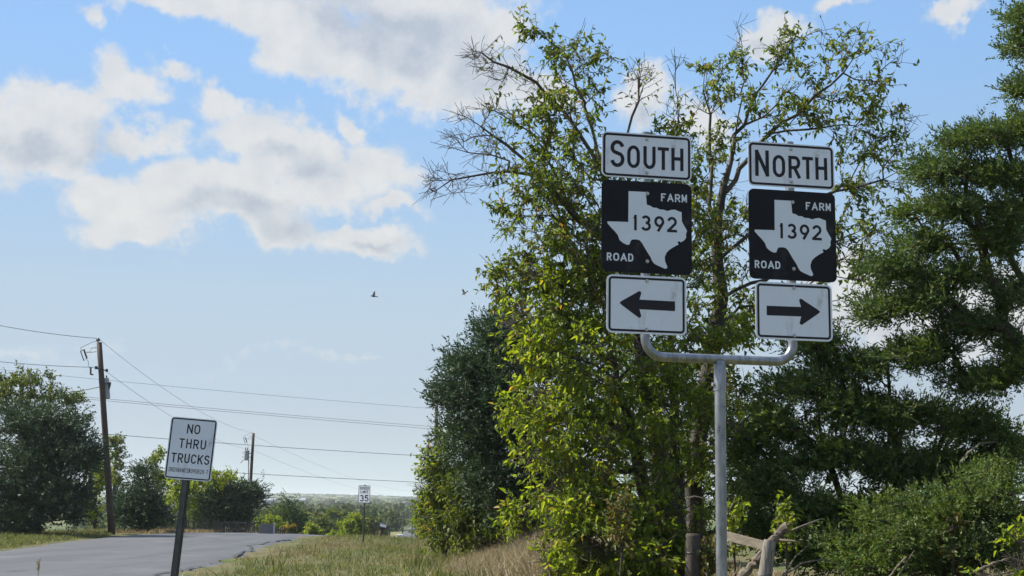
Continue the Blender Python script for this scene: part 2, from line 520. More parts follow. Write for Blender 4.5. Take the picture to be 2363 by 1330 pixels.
def ground_material():
    m, nb, out = new_mat('meadow_ground')
    tc = nb.n('ShaderNodeTexCoord')
    n1 = nb.noise(tc.outputs['Object'], .35, 5, .6)
    n2 = nb.noise(tc.outputs['Object'], 6, 6, .7)
    n3 = nb.noise(tc.outputs['Object'], .004, 4, .55)
    c1 = nb.ramp(n2, [(0.25, (.055, .050, .026)), (0.5, (.115, .10, .052)), (0.75, (.20, .165, .095))])
    c2 = nb.ramp(n2, [(0.25, (.035, .05, .018)), (0.5, (.075, .095, .032)), (0.75, (.14, .14, .06))])
    near = nb.mix(nb.smooth(n1, .40, .60), c1, c2)
    far = nb.ramp(n3, [(0.35, (.045, .075, .022)), (0.5, (.085, .105, .035)), (0.62, (.20, .18, .09))])
    sp = nb.n('ShaderNodeSeparateXYZ'); nb.put(sp.inputs[0], tc.outputs['Object'])
    col = nb.mix(nb.smooth(sp.outputs[1], 120, 400), near, far)
    p = nb.n('ShaderNodeBsdfPrincipled'); nb.put(p.inputs['Base Color'], col)
    p.inputs['Roughness'].default_value = .95; p.inputs['Specular IOR Level'].default_value = .15
    bm = nb.n('ShaderNodeBump'); bm.inputs['Strength'].default_value = .8; bm.inputs['Distance'].default_value = .05
    nb.put(bm.inputs['Height'], n2); nb.put(p.inputs['Normal'], bm.outputs[0])
    nb.put(out.inputs[0], p.outputs[0])
    return m


M['ground'] = ground_material()
ground = link_mesh('ground', mesh_np('ground', np.c_[GX.ravel(), GY.ravel(), GZ.ravel()], [quads], True), M['ground'])
tag(ground, 'rolling verge and valley ground under grass and trees', 'ground', kind='structure')


# ------------------------------------------------------------------ road
def road_material():
    m, nb, out = new_mat('worn_chipseal')
    tc = nb.n('ShaderNodeTexCoord')
    mp = nb.n('ShaderNodeMapping'); mp.inputs['Scale'].default_value = (1, .12, 1); nb.put(mp.inputs[0], tc.outputs['Object'])
    n1 = nb.noise(tc.outputs['Object'], 60, 6, .75)
    n2 = nb.noise(mp.outputs[0], .9, 5, .6)
    n3 = nb.noise(tc.outputs['Object'], .5, 5, .6)
    col = nb.ramp(n1, [(0.25, (.048, .051, .058)), (0.5, (.075, .079, .088)), (0.78, (.125, .128, .138))])
    col = nb.mix(nb.smooth(n2, .45, .60, 0, .75), col, (.055, .058, .066, 1))
    col = nb.mix(nb.smooth(n3, .55, .7, 0, .4), col, (.16, .16, .162, 1))
    p = nb.n('ShaderNodeBsdfPrincipled'); nb.put(p.inputs['Base Color'], col)
    p.inputs['Roughness'].default_value = .72; p.inputs['Specular IOR Level'].default_value = .4
    bm = nb.n('ShaderNodeBump'); bm.inputs['Strength'].default_value = .35; bm.inputs['Distance'].default_value = .01
    nb.put(bm.inputs['Height'], n1); nb.put(p.inputs['Normal'], bm.outputs[0])
    nb.put(out.inputs[0], p.outputs[0])
    return m


M['road'] = road_material()
ys = np.concatenate([np.arange(-60, 8, 3.0), np.arange(8, 110, .5), np.arange(110, 640, 6.0)])
acr = np.linspace(-1, 1, 13)
rv = []
for y in ys:
    c = road_center(y); h = road_half(y)
    x = c + acr * h
    jl, jr = (np.random.RandomState(int(y * 10) + 900).rand(2) - .5) * .22
    x[0] += jl; x[-1] += jr
    z = tz(x, np.full(13, y)) + .035 - .03 * (np.abs(acr) ** 6)
    z[0] -= .05; z[-1] -= .05
    rv.append(np.c_[x, np.full(13, y), z])
rv = np.concatenate(rv)
ri = np.arange(len(ys) * 13).reshape(len(ys), 13)
rq = np.stack([ri[:-1, :-1], ri[:-1, 1:], ri[1:, 1:], ri[1:, :-1]], -1).reshape(-1, 4)
road = link_mesh('road', mesh_np('road', rv, [rq], True), M['road'])
tag(road, 'worn grey two lane road curving over the crest', 'road', kind='structure')
M['crack'] = surf('crack_seal', [(0.3, (.016, .016, .017)), (0.7, (.03, .03, .031))], 8, .6)


def road_z(x, y):
    c = road_center(y); h = road_half(y); a = (x - c) / h
    return tz1(x, y) + .035 - .03 * abs(a) ** 6


def crack(pixels, w):
    """a sealed crack, run over the road surface"""
    pts = []
    for (px, py) in pixels:
        d = 20.0
        for _ in range(40):
            q = P(px, py, d); zt = tz1(q[0], q[1]) + .03
            v = px_dir(px, py); d = d + (q[2] - zt) / max(1e-3, -v[2] / v[1]) * .8
            d = min(max(d, 10), 75)
        q = P(px, py, d); pts.append(q)
    pts = np.array(pts)
    rr = np.random.RandomState(int(pixels[0][0]))
    fine_ = []
    for i in range(len(pts) - 1):
        for t in np.linspace(0, 1, 5)[:-1]:
            fine_.append(pts[i] * (1 - t) + pts[i + 1] * t)
    fine_.append(pts[-1]); fine_ = np.array(fine_)
    fine_[:, :2] += rr.randn(len(fine_), 2) * np.array([.04, .16])
    tan = np.gradient(fine_[:, :2], axis=0); tan /= np.linalg.norm(tan, axis=1)[:, None] + 1e-9
    nrm = np.c_[-tan[:, 1], tan[:, 0]]
    ww = w * (.5 + rr.rand(len(fine_)))
    L = fine_[:, :2] + nrm * ww[:, None]; Rr = fine_[:, :2] - nrm * ww[:, None]
    def lift(a): return np.c_[a, [road_z(x, y) + .006 for x, y in a]]
    v = np.concatenate([lift(L), lift(Rr)]); k = len(fine_)
    return MB().add(v, quads=[(i, i + 1, k + i + 1, k + i) for i in range(k - 1)]).build('crack', M['crack'], road)


crack([(545, 1284), (556, 1272), (578, 1268), (590, 1272), (570, 1260), (600, 1256), (622, 1250)], .04)
crack([(640, 1249), (652, 1246), (668, 1244)], .05)
crack([(345, 1328), (385, 1320), (420, 1316), (450, 1308), (470, 1303)], .028)
crack([(485, 1298), (500, 1294), (512, 1291)], .02)
crack([(0, 1322), (60, 1318), (130, 1316)], .016)

# ================================================================== vegetation builders
def unit(v): return v / (np.linalg.norm(v, axis=-1, keepdims=True) + 1e-9)


def leaves_np(pos, axis, nor, length, width, fold=.35, droop=.25):
    n = len(pos)
    axis = unit(axis); side = unit(np.cross(axis, nor)); up = np.cross(side, axis)
    L = length[:, None]; W = width[:, None]
    v = np.empty((n, 6, 3))
    v[:, 0] = pos
    v[:, 1] = pos + axis * L * .32 + side * W * .5 + up * W * fold
    v[:, 2] = pos + axis * L * .68 + side * W * .36 + up * W * fold * .5 - up * L * droop * .4
    v[:, 3] = pos + axis * L * 1.0 - up * L * droop
    v[:, 4] = pos + axis * L * .68 - side * W * .36 + up * W * fold * .5 - up * L * droop * .4
    v[:, 5] = pos + axis * L * .32 - side * W * .5 + up * W * fold
    base = np.arange(n)[:, None] * 6
    f = np.concatenate([base + np.array([[0, 1, 2, 3]]), base + np.array([[0, 3, 4, 5]])])
    return v.reshape(-1, 3), f


def slivers_np(pos, axis, nor, length, width):
    """narrow lens, two triangles joined: a cedar branchlet or a grass blade"""
    n = len(pos)
    axis = unit(axis); side = unit(np.cross(axis, nor))
    L = length[:, None]; W = width[:, None]
    v = np.empty((n, 4, 3))
    v[:, 0] = pos
    v[:, 1] = pos + axis * L * .45 + side * W * .5
    v[:, 2] = pos + axis * L
    v[:, 3] = pos + axis * L * .45 - side * W * .5
    return v.reshape(-1, 3), np.arange(n)[:, None] * 4 + np.array([[0, 1, 2, 3]])


def tubes_np(p0, p1, r0, r1, k=5):
    n = len(p0)
    ax = unit(p1 - p0)
    ref = np.where(np.abs(ax[:, 2:3]) < .9, np.array([[0, 0, 1.0]]), np.array([[1.0, 0, 0]]))
    u = unit(np.cross(ax, ref)); w = np.cross(ax, u)
    a = np.arange(k) * 2 * PI / k
    ring = np.cos(a)[None, :, None] * u[:, None] + np.sin(a)[None, :, None] * w[:, None]
    v = np.concatenate([p0[:, None] + ring * r0[:, None, None], p1[:, None] + ring * r1[:, None, None]], 1).reshape(-1, 3)
    base = np.arange(n)[:, None, None] * 2 * k
    j = np.arange(k)
    q = np.stack([j, (j + 1) % k, k + (j + 1) % k, k + j], -1)[None]
    return v, (base + q).reshape(-1, 4)


class Skeleton:
    """trunk line plus branches grown to points spread through the crown"""
    def __init__(self, trunk, seed, step=.22, cost=.28, tip=.011):
        self.r = np.random.RandomState(seed)
        self.step = step; self.cost = cost; self.tip = tip
        self.pos = np.zeros((60000, 3)); self.par = np.full(60000, -1, int); self.dst = np.zeros(60000); self.dirn = np.zeros((60000, 3)); self.n = 0
        self.ends = []
        trunk = np.asarray(trunk, float)
        last = -1
        for i in range(len(trunk) - 1):
            m = max(2, int(np.linalg.norm(trunk[i + 1] - trunk[i]) / (step * 1.3)))
            for t in np.linspace(0, 1, m + 1)[(0 if i == 0 else 1):]:
                p = trunk[i] * (1 - t) + trunk[i + 1] * t + self.r.randn(3) * step * .08
                last = self.put(p, last)
        self.ntrunk = self.n
        self.trunk_first = max(1, int(self.n * .12))

    def put(self, p, par):
        i = self.n
        self.pos[i] = p; self.par[i] = par
        self.dst[i] = 0 if par < 0 else self.dst[par] + np.linalg.norm(p - self.pos[par])
        self.dirn[i] = (0, 0, 1) if par < 0 else unit(p - self.pos[par])
        self.n += 1
        return i

    def limb(self, pts):
        pts = np.asarray(pts, float)
        i = int(np.argmin(((self.pos[:self.n] - pts[0]) ** 2).sum(1)))
        last = i
        a = self.pos[i]
        for p in pts:
            m = max(1, int(np.linalg.norm(p - a) / self.step))
            for t in np.linspace(0, 1, m + 1)[1:]:
                last = self.put(a * (1 - t) + p * t + self.r.randn(3) * self.step * .10, last)
            a = p

    def grow(self, targets, up=.25, wob=.06):
        targets = np.asarray(targets)
        tr = self.pos[:self.ntrunk]
        dd = np.sqrt(((targets[:, None] - tr[None]) ** 2).sum(-1)).min(1)
        ends = np.zeros(len(targets), int)
        for k in np.argsort(dd):
            p = targets[k]
            q = self.pos[self.trunk_first:self.n]
            d = np.sqrt(((q - p) ** 2).sum(1))
            below = np.maximum(0, q[:, 2] - p[2])           # branches rise to their tips rather than drop
            turn = 1 - ((p - q) * self.dirn[self.trunk_first:self.n]).sum(1) / (d + 1e-6)
            i = int(np.argmin(d * (1 + .35 * turn) + self.cost * self.dst[self.trunk_first:self.n] + up * below)) + self.trunk_first
            a = self.pos[i]; L = np.linalg.norm(p - a)
            m = max(1, int(L / self.step))
            pi_ = self.par[i]
            tdir = unit(a - self.pos[pi_]) if pi_ >= 0 else np.array([0, 0, 1.0])
            mid = a + (p - a) * .45 + tdir * L * .22 + self.r.randn(3) * L * wob
            last = i
            for t in np.linspace(0, 1, m + 1)[1:]:
                s = (1 - t) ** 2 * a + 2 * t * (1 - t) * mid + t * t * p
                last = self.put(s, last)
            ends[k] = last
        return ends

    def radii(self, trunk_r, power=.47):
        cnt = np.zeros(self.n)
        haschild = np.zeros(self.n, bool)
        for i in range(self.n - 1, -1, -1):
            if not haschild[i]: cnt[i] += 1
            p = self.par[i]
            if p >= 0:
                cnt[p] += cnt[i]; haschild[p] = True
        self.cnt = cnt
        rad = self.tip * cnt ** power
        s = trunk_r / rad[0]
        rad = self.tip * np.maximum(rad / self.tip, 1e-6) ** (math.log(trunk_r / self.tip) / math.log(max(rad[0] / self.tip, 1.01)))
        self.rad = rad
        return rad

    def wood(self, name_trunk, name_br, mat_t, mat_b, parent):
        i = np.arange(1, self.n); i = i[self.par[1:self.n] >= 0]
        p = self.par[i]
        big = self.rad[i] > self.rad[0] * .38
        v, f = tubes_np(self.pos[p[big]], self.pos[i[big]] + unit(self.pos[i[big]] - self.pos[p[big]]) * .02, self.rad[p[big]] * 1.0, self.rad[i[big]], 10)
        link_mesh(name_trunk, mesh_np(name_trunk, v, [f], True), mat_t, parent)
        sm = ~big
        if sm.any():
            rp = np.minimum(self.rad[p[sm]], self.rad[i[sm]] * 1.5)
            v, f = tubes_np(self.pos[p[sm]], self.pos[i[sm]], rp, self.rad[i[sm]], 5)
            link_mesh(name_br, mesh_np(name_br, v, [f], True), mat_b, parent)['kind'] = 'stuff'


def in_ellipses(ells, r, shell=0.0, thin=None, shrink=1.0):
    """points spread through ellipsoids given as photo px, py, rx, ry at ground distance d, depth radius dr, count"""
    out = []
    for (px, py, rx, ry, d, dr, n) in ells:
        if thin: n = max(3, int(n * np.interp(py, thin[0], thin[1])))
        rx, ry = rx * shrink, ry * shrink
        u = r.randn(n, 3); u /= np.linalg.norm(u, axis=1)[:, None]
        rad = (shell + (1 - shell) * r.rand(n)) ** (1 / 2.4)
        u = u * rad[:, None]
        for k in range(n):
            out.append(P(px + u[k, 0] * rx, py + u[k, 1] * ry, d + u[k, 2] * dr))
    return np.array(out).reshape(-1, 3)


def broadleaf(name, label, trunk, ells, mat, seed, trunk_r=.12, leaf=.075, twigs=5, per=8, bare=(), tw_len=.36, bark=None, lw=.5, cat='tree', group=None, step=.22, hang=.45, sparse=(), thin=None, tip=.0032, limbs=(), fine_twigs=True, gap=.62):
    r = np.random.RandomState(seed)
    base = trunk[0]
    t = empty(name, base)
    tag(t, label, cat, group)
    sk = Skeleton(trunk, seed, step=step, tip=tip)
    for lm in limbs: sk.limb([P(*q) for q in lm])
    tg = in_ellipses(ells, r, thin=thin)
    ends = sk.grow(tg)
    tb = in_ellipses(bare, r) if bare else np.zeros((0, 3))
    eb = sk.grow(tb) if len(tb) else np.zeros(0, int)
    ts = in_ellipses(sparse, r) if sparse else np.zeros((0, 3))
    es = sk.grow(ts) if len(ts) else np.zeros(0, int)
    sk.radii(trunk_r)
    off = np.array(base)
    sk.pos[:sk.n] -= off
    trunk_mid = sk.pos[:sk.ntrunk].mean(0)
    sk.wood('trunk', 'branches', bark or M['bark'], M['twig'], t)
    # twigs with alternate leaves
    P0, P1, LP, LA = [], [], [], []
    def twig(o, dirv, L, leafy, npl):
        bend = r.randn(3) * .25
        prev = o
        nseg = 3
        pts = [o]
        for s in range(1, nseg + 1):
            d_ = unit(dirv + bend * (s / nseg)) if True else dirv
            prev = prev + d_ * L / nseg
            pts.append(prev)
        for s in range(nseg):
            P0.append(pts[s]); P1.append(pts[s + 1])
        if leafy:
            for q in range(npl):
                tt = (q + .6 + r.rand() * .4) / npl * nseg
                s = min(int(tt), nseg - 1); fr = tt - s
                p = pts[s] * (1 - fr) + pts[s + 1] * fr
                LP.append(p); LA.append(dirv)
    for e, k_tw, lf in ([(e, twigs, 1) for e in ends] + [(e, 4, 0) for e in eb] + [(e, max(2, twigs // 2), .4) for e in es]):
        if e < 0: continue
        o = sk.pos[e]; pa = sk.par[e]
        d0 = unit(o - sk.pos[pa])
        for _ in range(k_tw):
            dv = unit(d0 * .7 + r.randn(3) * .62 + np.array([0, 0, .18]))
            back = r.rand() * .5
            oo = o * (1 - back) + sk.pos[pa] * back
            twig(oo, dv, tw_len * (.55 + r.rand() * .8) * (1.0 if lf else .8), lf > 0, max(2, int(per * (lf if lf else 1))))
    P0 = np.array(P0); P1 = np.array(P1)
    n_ = len(P0)
    v, f = tubes_np(P0, P1, np.full(n_, .0040), np.full(n_, .0026), 3)
    if fine_twigs: link_mesh('twigs', mesh_np('twigs', v, [f], True), M['twig'], t)['kind'] = 'stuff'
    LP = np.array(LP); LA = np.array(LA)
    # foliage gathers in clusters with gaps between them
    lump = np.zeros(len(LP))
    for _ in range(5):
        kv = r.randn(3); kv *= 2 * PI / (gap * (.6 + r.rand() * .9)) / np.linalg.norm(kv)
        lump += np.sin(LP @ kv + r.rand() * 7)
    keep = lump > -.55 - r.rand(len(LP)) * .8
    LP, LA = LP[keep], LA[keep]; m = len(LP)
    ax = unit(LA * .45 + r.randn(m, 3) * .62 + np.array([0, 0, -hang]))
    nor = unit(r.randn(m, 3) * .7 + np.array([0, 0, .9]))
    Ls = leaf * (.45 + r.rand(m) ** 1.4 * 1.05)
    v, f = leaves_np(LP, ax, nor, Ls, Ls * lw * (.8 + r.rand(m) * .4))
    link_mesh('crown', mesh_np('crown', v, [f]), mat, t)['kind'] = 'stuff'
    return t


def cedar(name, label, trunk, ells, mat, seed, trunk_r=.12, frond=.30, nf=9, nb_=13, cat='tree', group=None, step=.25, lift=.35, sw=.013, bark=None, spread=.16, cost=.28, dens=.8, flat=1.0):
    r = np.random.RandomState(seed)
    base = trunk[0]
    t = empty(name, base); tag(t, label, cat, group)
    sk = Skeleton(trunk, seed, step=step, tip=.009, cost=cost)
    tg = in_ellipses([(a, b_, c_, e_ * flat, f_, g_, n_) for (a, b_, c_, e_, f_, g_, n_) in ells], r, shrink=.9, thin=([0, 1], [dens, dens]))
    ends = sk.grow(tg, up=.1)
    sk.radii(trunk_r)
    sk.pos[:sk.n] -= np.array(base)
    sk.wood('trunk', 'branches', bark or M['bark_dark'], M['bark_dark'], t)
    tl = sk.pos[:sk.ntrunk]
    # every branch end carries a bushy clump of short sprays that point out and up
    no = len(ends)
    Oe = sk.pos[ends]; De = unit(Oe - sk.pos[sk.par[ends]])
    ti = np.argmin(np.abs(tl[None, :, 2] - Oe[:, None, 2]), 1)
    out_ = Oe - tl[ti]; out_[:, 2] = 0; out_ = unit(out_)
    csz = .6 + r.rand(no) * .8
    dirs = unit(r.randn(no, nf, 3) * .75 + (out_ * .55 + De * .35)[:, None] + np.array([0, 0, lift]))
    O = (Oe[:, None] + (np.clip(r.randn(no, nf, 3), -1.6, 1.6) * np.array([1, 1, .5]) * spread + dirs * spread * .5) * csz[:, None, None] - De[:, None] * spread * (r.rand(no, nf, 1) * 2.2)).reshape(-1, 3)
    A = dirs.reshape(-1, 3); n = len(O)
    L = frond * (.55 + r.rand(n) * .8)
    U = unit(r.randn(n, 3) * .5 + np.array([0, 0, 1.0])); S = unit(np.cross(A, U)); U = np.cross(S, A)
    PP, AX, LL = [], [], []
    for q in range(nb_):
        tt = (q + .3) / nb_
        sgn = 1 if q % 2 else -1
        ph = R(38) + r.randn(n) * .18
        rollv = r.randn(n) * .5
        sd = S * np.cos(rollv)[:, None] + U * np.sin(rollv)[:, None]
        ax = A * np.cos(ph)[:, None] + sd * (sgn * np.sin(ph))[:, None]
        if q == nb_ - 1: ax = A
        PP.append(O + A * (L * tt)[:, None]); AX.append(ax); LL.append(L * (.50 - .28 * tt) * (.7 + r.rand(n) * .6))
    PP = np.concatenate(PP); AX = np.concatenate(AX); LL = np.concatenate(LL)
    nor = unit(r.randn(len(PP), 3))
    v, f = slivers_np(PP, AX, nor, LL, sw * (.7 + r.rand(len(PP)) * .7) * np.ones(len(PP)))
    link_mesh('crown', mesh_np('crown', v, [f]), mat, t)['kind'] = 'stuff'
    return t


def ground_at(px, d):
    """ground point straight below the sight line of a photo column at distance d"""
    x = P(px, 1165, d)[0]
    return np.array([x, d, tz1(x, d) - .05])


M['leaf_olive'] = leaf_mat('leaf_olive', [(0.0, (.054, .084, .015)), (0.5, (.118, .178, .03)), (0.85, (.195, .26, .042)), (0.97, (.21, .16, .035)), (1.0, (.24, .11, .03))], .5, (1.35, 1.3, .45))
M['leaf_yellow'] = leaf_mat('leaf_yellow_green', [(0.0, (.10, .155, .018)), (0.5, (.185, .26, .028)), (0.93, (.28, .345, .045)), (0.985, (.36, .31, .05)), (1.0, (.36, .18, .04))], .55, (1.35, 1.3, .4))
M['leaf_mid'] = leaf_mat('leaf_mid_green', [(0.0, (.045, .075, .014)), (0.6, (.085, .125, .022)), (1.0, (.15, .17, .035))], .42, (1.3, 1.25, .45))
M['leaf_rust'] = leaf_mat('leaf_rusty', [(0.0, (.06, .085, .016)), (0.55, (.11, .125, .024)), (0.85, (.17, .13, .035)), (1.0, (.20, .085, .035))], .4, (1.3, 1.1, .5))
M['leaf_gold'] = leaf_mat('leaf_gold', [(0.0, (.16, .15, .02)), (0.6, (.28, .22, .03)), (1.0, (.34, .24, .05))], .45, (1.2, 1.1, .4))
M['cedar'] = leaf_mat('cedar_green', [(0.0, (.042, .078, .028)), (0.5, (.076, .126, .038)), (0.85, (.125, .178, .048)), (1.0, (.15, .155, .055))], .34, (1.2, 1.25, .6), .6, .3, patch=(1.6, .45, .62, (1.25, 1.2, .8)))
M['cedar_deep'] = leaf_mat('cedar_deep_green', [(0.0, (.034, .064, .026)), (0.5, (.060, .104, .036)), (0.85, (.100, .148, .046)), (1.0, (.13, .135, .05))], .34, (1.2, 1.25, .6), .6, .3, patch=(1.3, .46, .60, (1.3, 1.2, .75)))
M['cedar_blue'] = leaf_mat('cedar_blue_green', [(0.0, (.022, .046, .026)), (0.5, (.040, .074, .040)), (1.0, (.068, .104, .050))], .2, (1.1, 1.2, .7), .6, .3)
M['cedar_warm'] = leaf_mat('cedar_warm_green', [(0.0, (.034, .070, .022)), (0.5, (.062, .115, .032)), (1.0, (.105, .155, .045))], .25, (1.25, 1.2, .5), .6, .3)


# ================================================================== the hedgerow on the right
def T(*pp):
    """trunk line: photo points at distance d, set on the ground below the first one"""
    pts = [P(px, py, d) for (px, py, d) in pp]
    g0 = pts[0].copy(); g0[2] = tz1(g0[0], g0[1]) - .08
    return [g0] + pts if pts[0][2] > g0[2] + .15 else [g0] + pts[1:]


broadleaf('hackberry_tree', 'tall olive green leafy tree with bare twigs reaching left behind the SOUTH sign',
          T((1535, 1320, 17.2), (1516, 1000, 17.2), (1495, 880, 17.1), (1478, 770, 17.1), (1445, 620, 17.2), (1415, 480, 17.3), (1385, 350, 17.3), (1350, 240, 17.3)),
          [(1225, 75, 40, 32, 17.3, .5, 14), (1290, 110, 85, 40, 17.3, .6, 32), (1350, 170, 70, 75, 17.3, .8, 46), (1300, 250, 100, 70, 17.2, .9, 58), (1235, 310, 90, 60, 17.2, .8, 44),
           (1340, 400, 110, 90, 17.1, 1.1, 90), (1240, 420, 95, 60, 17.0, .9, 56), (1290, 540, 130, 85, 16.9, 1.2, 110), (1200, 640, 85, 60, 16.8, .8, 54), (1330, 660, 120, 80, 17, 1.2, 90),
           (1180, 500, 45, 30, 16.9, .5, 14), (1430, 550, 110, 140, 17.3, 1.2, 100), (1560, 420, 80, 110, 17.6, 1.0, 60), (1610, 560, 70, 120, 17.7, 1.0, 60), (1560, 310, 70, 40, 17.5, .6, 24), (1480, 420, 90, 90, 17.7, .8, 40), (1170, 690, 20, 15, 16.8, .3, 4)],
          M['leaf_olive'], 11, trunk_r=.115, leaf=.074, twigs=5, per=8, tw_len=.25, lw=.42, thin=([100, 350, 650], [.42, .48, .75]),
          limbs=[[(1400, 420, 17.3), (1352, 335, 17.3), (1302, 255, 17.3), (1235, 191, 17.25), (1176, 160, 17.2), (1075, 112, 17.2)], [(1440, 610, 17.2), (1340, 510, 17.1), (1243, 406, 17.1), (1170, 340, 17.1), (1108, 293, 17.1), (1040, 250, 17.1)],
                 [(1243, 406, 17.1), (1176, 398, 17.05), (1083, 406, 17), (970, 446, 17)], [(1176, 375, 17.1), (1080, 350, 17.05), (995, 328, 17)], [(1350, 240, 17.3), (1306, 124, 17.3), (1222, 55, 17.3)], [(1440, 620, 17.2), (1500, 480, 17.5), (1545, 360, 17.6), (1565, 250, 17.6), (1560, 130, 17.6)], [(1420, 500, 17.3), (1440, 350, 17.4), (1470, 230, 17.4), (1478, 140, 17.4)]],
          bare=[(1115, 125, 45, 22, 17.2, .3, 12), (1150, 165, 50, 30, 17.2, .3, 12), (1085, 262, 60, 30, 17.1, .3, 14), (1100, 330, 90, 40, 17.1, .4, 30), (1020, 405, 45, 25, 17, .3, 14), (1000, 445, 35, 16, 17, .2, 8), (1080, 420, 80, 40, 17, .3, 16),
                (1560, 170, 14, 45, 17.5, .15, 5), (1475, 170, 22, 40, 17.4, .2, 7)],
          sparse=[(1130, 150, 50, 35, 17.2, .3, 8), (1160, 280, 60, 50, 17.1, .4, 14), (1140, 350, 60, 50, 17, .4, 12), (1480, 210, 40, 70, 17.4, .4, 14), (1560, 240, 35, 50, 17.5, .3, 10), (1200, 180, 60, 60, 17.2, .4, 14)])

broadleaf('elm_tree', 'bright yellow green leafy tree left of the galvanised sign post',
          T((1500, 1320, 16.7), (1490, 1150, 16.7), (1465, 1010, 16.6), (1430, 880, 16.5), (1400, 760, 16.5)),
          [(1270, 750, 100, 60, 16.3, .9, 60), (1250, 830, 80, 50, 16.2, .7, 44), (1360, 790, 110, 70, 16.4, 1.0, 70), (1290, 900, 110, 60, 16.2, .9, 70), (1400, 900, 110, 80, 16.4, 1.0, 80),
           (1220, 960, 70, 45, 16.1, .6, 34), (1330, 990, 130, 65, 16.2, .9, 84), (1440, 1010, 90, 80, 16.3, .9, 60), (1260, 1060, 90, 45, 16.1, .7, 46), (1170, 1190, 60, 25, 16.0, .4, 16), (1360, 1080, 110, 60, 16.2, .9, 66),
           (1300, 1150, 110, 50, 16.0, .8, 54), (1540, 760, 80, 60, 16.7, .7, 44), (1560, 900, 70, 80, 16.7, .8, 44), (1700, 770, 90, 35, 16.7, .6, 34), (1610, 800, 70, 40, 16.7, .6, 26), (1200, 720, 50, 30, 16.3, .4, 14), (1330, 680, 90, 50, 16.6, .7, 34), (1460, 660, 80, 60, 16.8, .7, 34), (1250, 650, 60, 40, 16.5, .5, 16), (1390, 600, 70, 50, 16.9, .6, 20)],
          M['leaf_yellow'], 12, trunk_r=.085, leaf=.078, twigs=5, per=7, tw_len=.27, lw=.45, thin=([700, 1200], [.58, .55]), limbs=[[(1465, 1010, 16.6), (1380, 960, 16.3), (1280, 1000, 16.2), (1190, 1010, 16.1)], [(1430, 880, 16.5), (1330, 820, 16.3), (1230, 800, 16.2)], [(1480, 1080, 16.6), (1380, 1090, 16.2), (1270, 1130, 16.1), (1150, 1195, 16.0)], [(1400, 770, 16.5), (1380, 650, 16.7), (1350, 560, 16.9)]])

broadleaf('climbing_shrub', 'bright green leafy shrub with vines at the foot of the elm',
          T((1400, 1320, 15.6), (1390, 1250, 15.6), (1380, 1180, 15.6)),
          [(1330, 1220, 70, 60, 15.5, .6, 60), (1410, 1260, 90, 60, 15.4, .6, 74), (1320, 1300, 80, 45, 15.4, .6, 56), (1470, 1300, 90, 40, 15.4, .6, 56), (1560, 1270, 50, 60, 15.6, .5, 34), (1380, 1130, 60, 50, 15.7, .5, 30), (1500, 1180, 60, 70, 15.8, .5, 34)],
          M['leaf_yellow'], 13, trunk_r=.04, leaf=.078, twigs=4, per=7, tw_len=.24, lw=.45, cat='shrub')

broadleaf('understory_shrub', 'mid green leafy growth around the trunks left of the sign post',
          T((1575, 1320, 16.0), (1570, 1180, 16.0), (1560, 1000, 16.0)),
          [(1540, 870, 60, 60, 16, .5, 26), (1600, 930, 45, 60, 16, .5, 20), (1540, 980, 60, 60, 15.9, .5, 28), (1600, 1060, 36, 50, 15.9, .5, 14), (1530, 1110, 60, 60, 15.8, .5, 28), (1570, 1210, 60, 50, 15.7, .5, 24), (1490, 1220, 50, 60, 15.7, .5, 22), (1545, 1290, 70, 36, 15.6, .5, 22), (1630, 1260, 26, 50, 15.8, .4, 9), (1700, 960, 40, 50, 16, .4, 10), (1760, 960, 35, 30, 16, .3, 9)],
          M['leaf_yellow'], 16, trunk_r=.045, leaf=.07, twigs=4, per=7, tw_len=.24, lw=.45, cat='shrub')

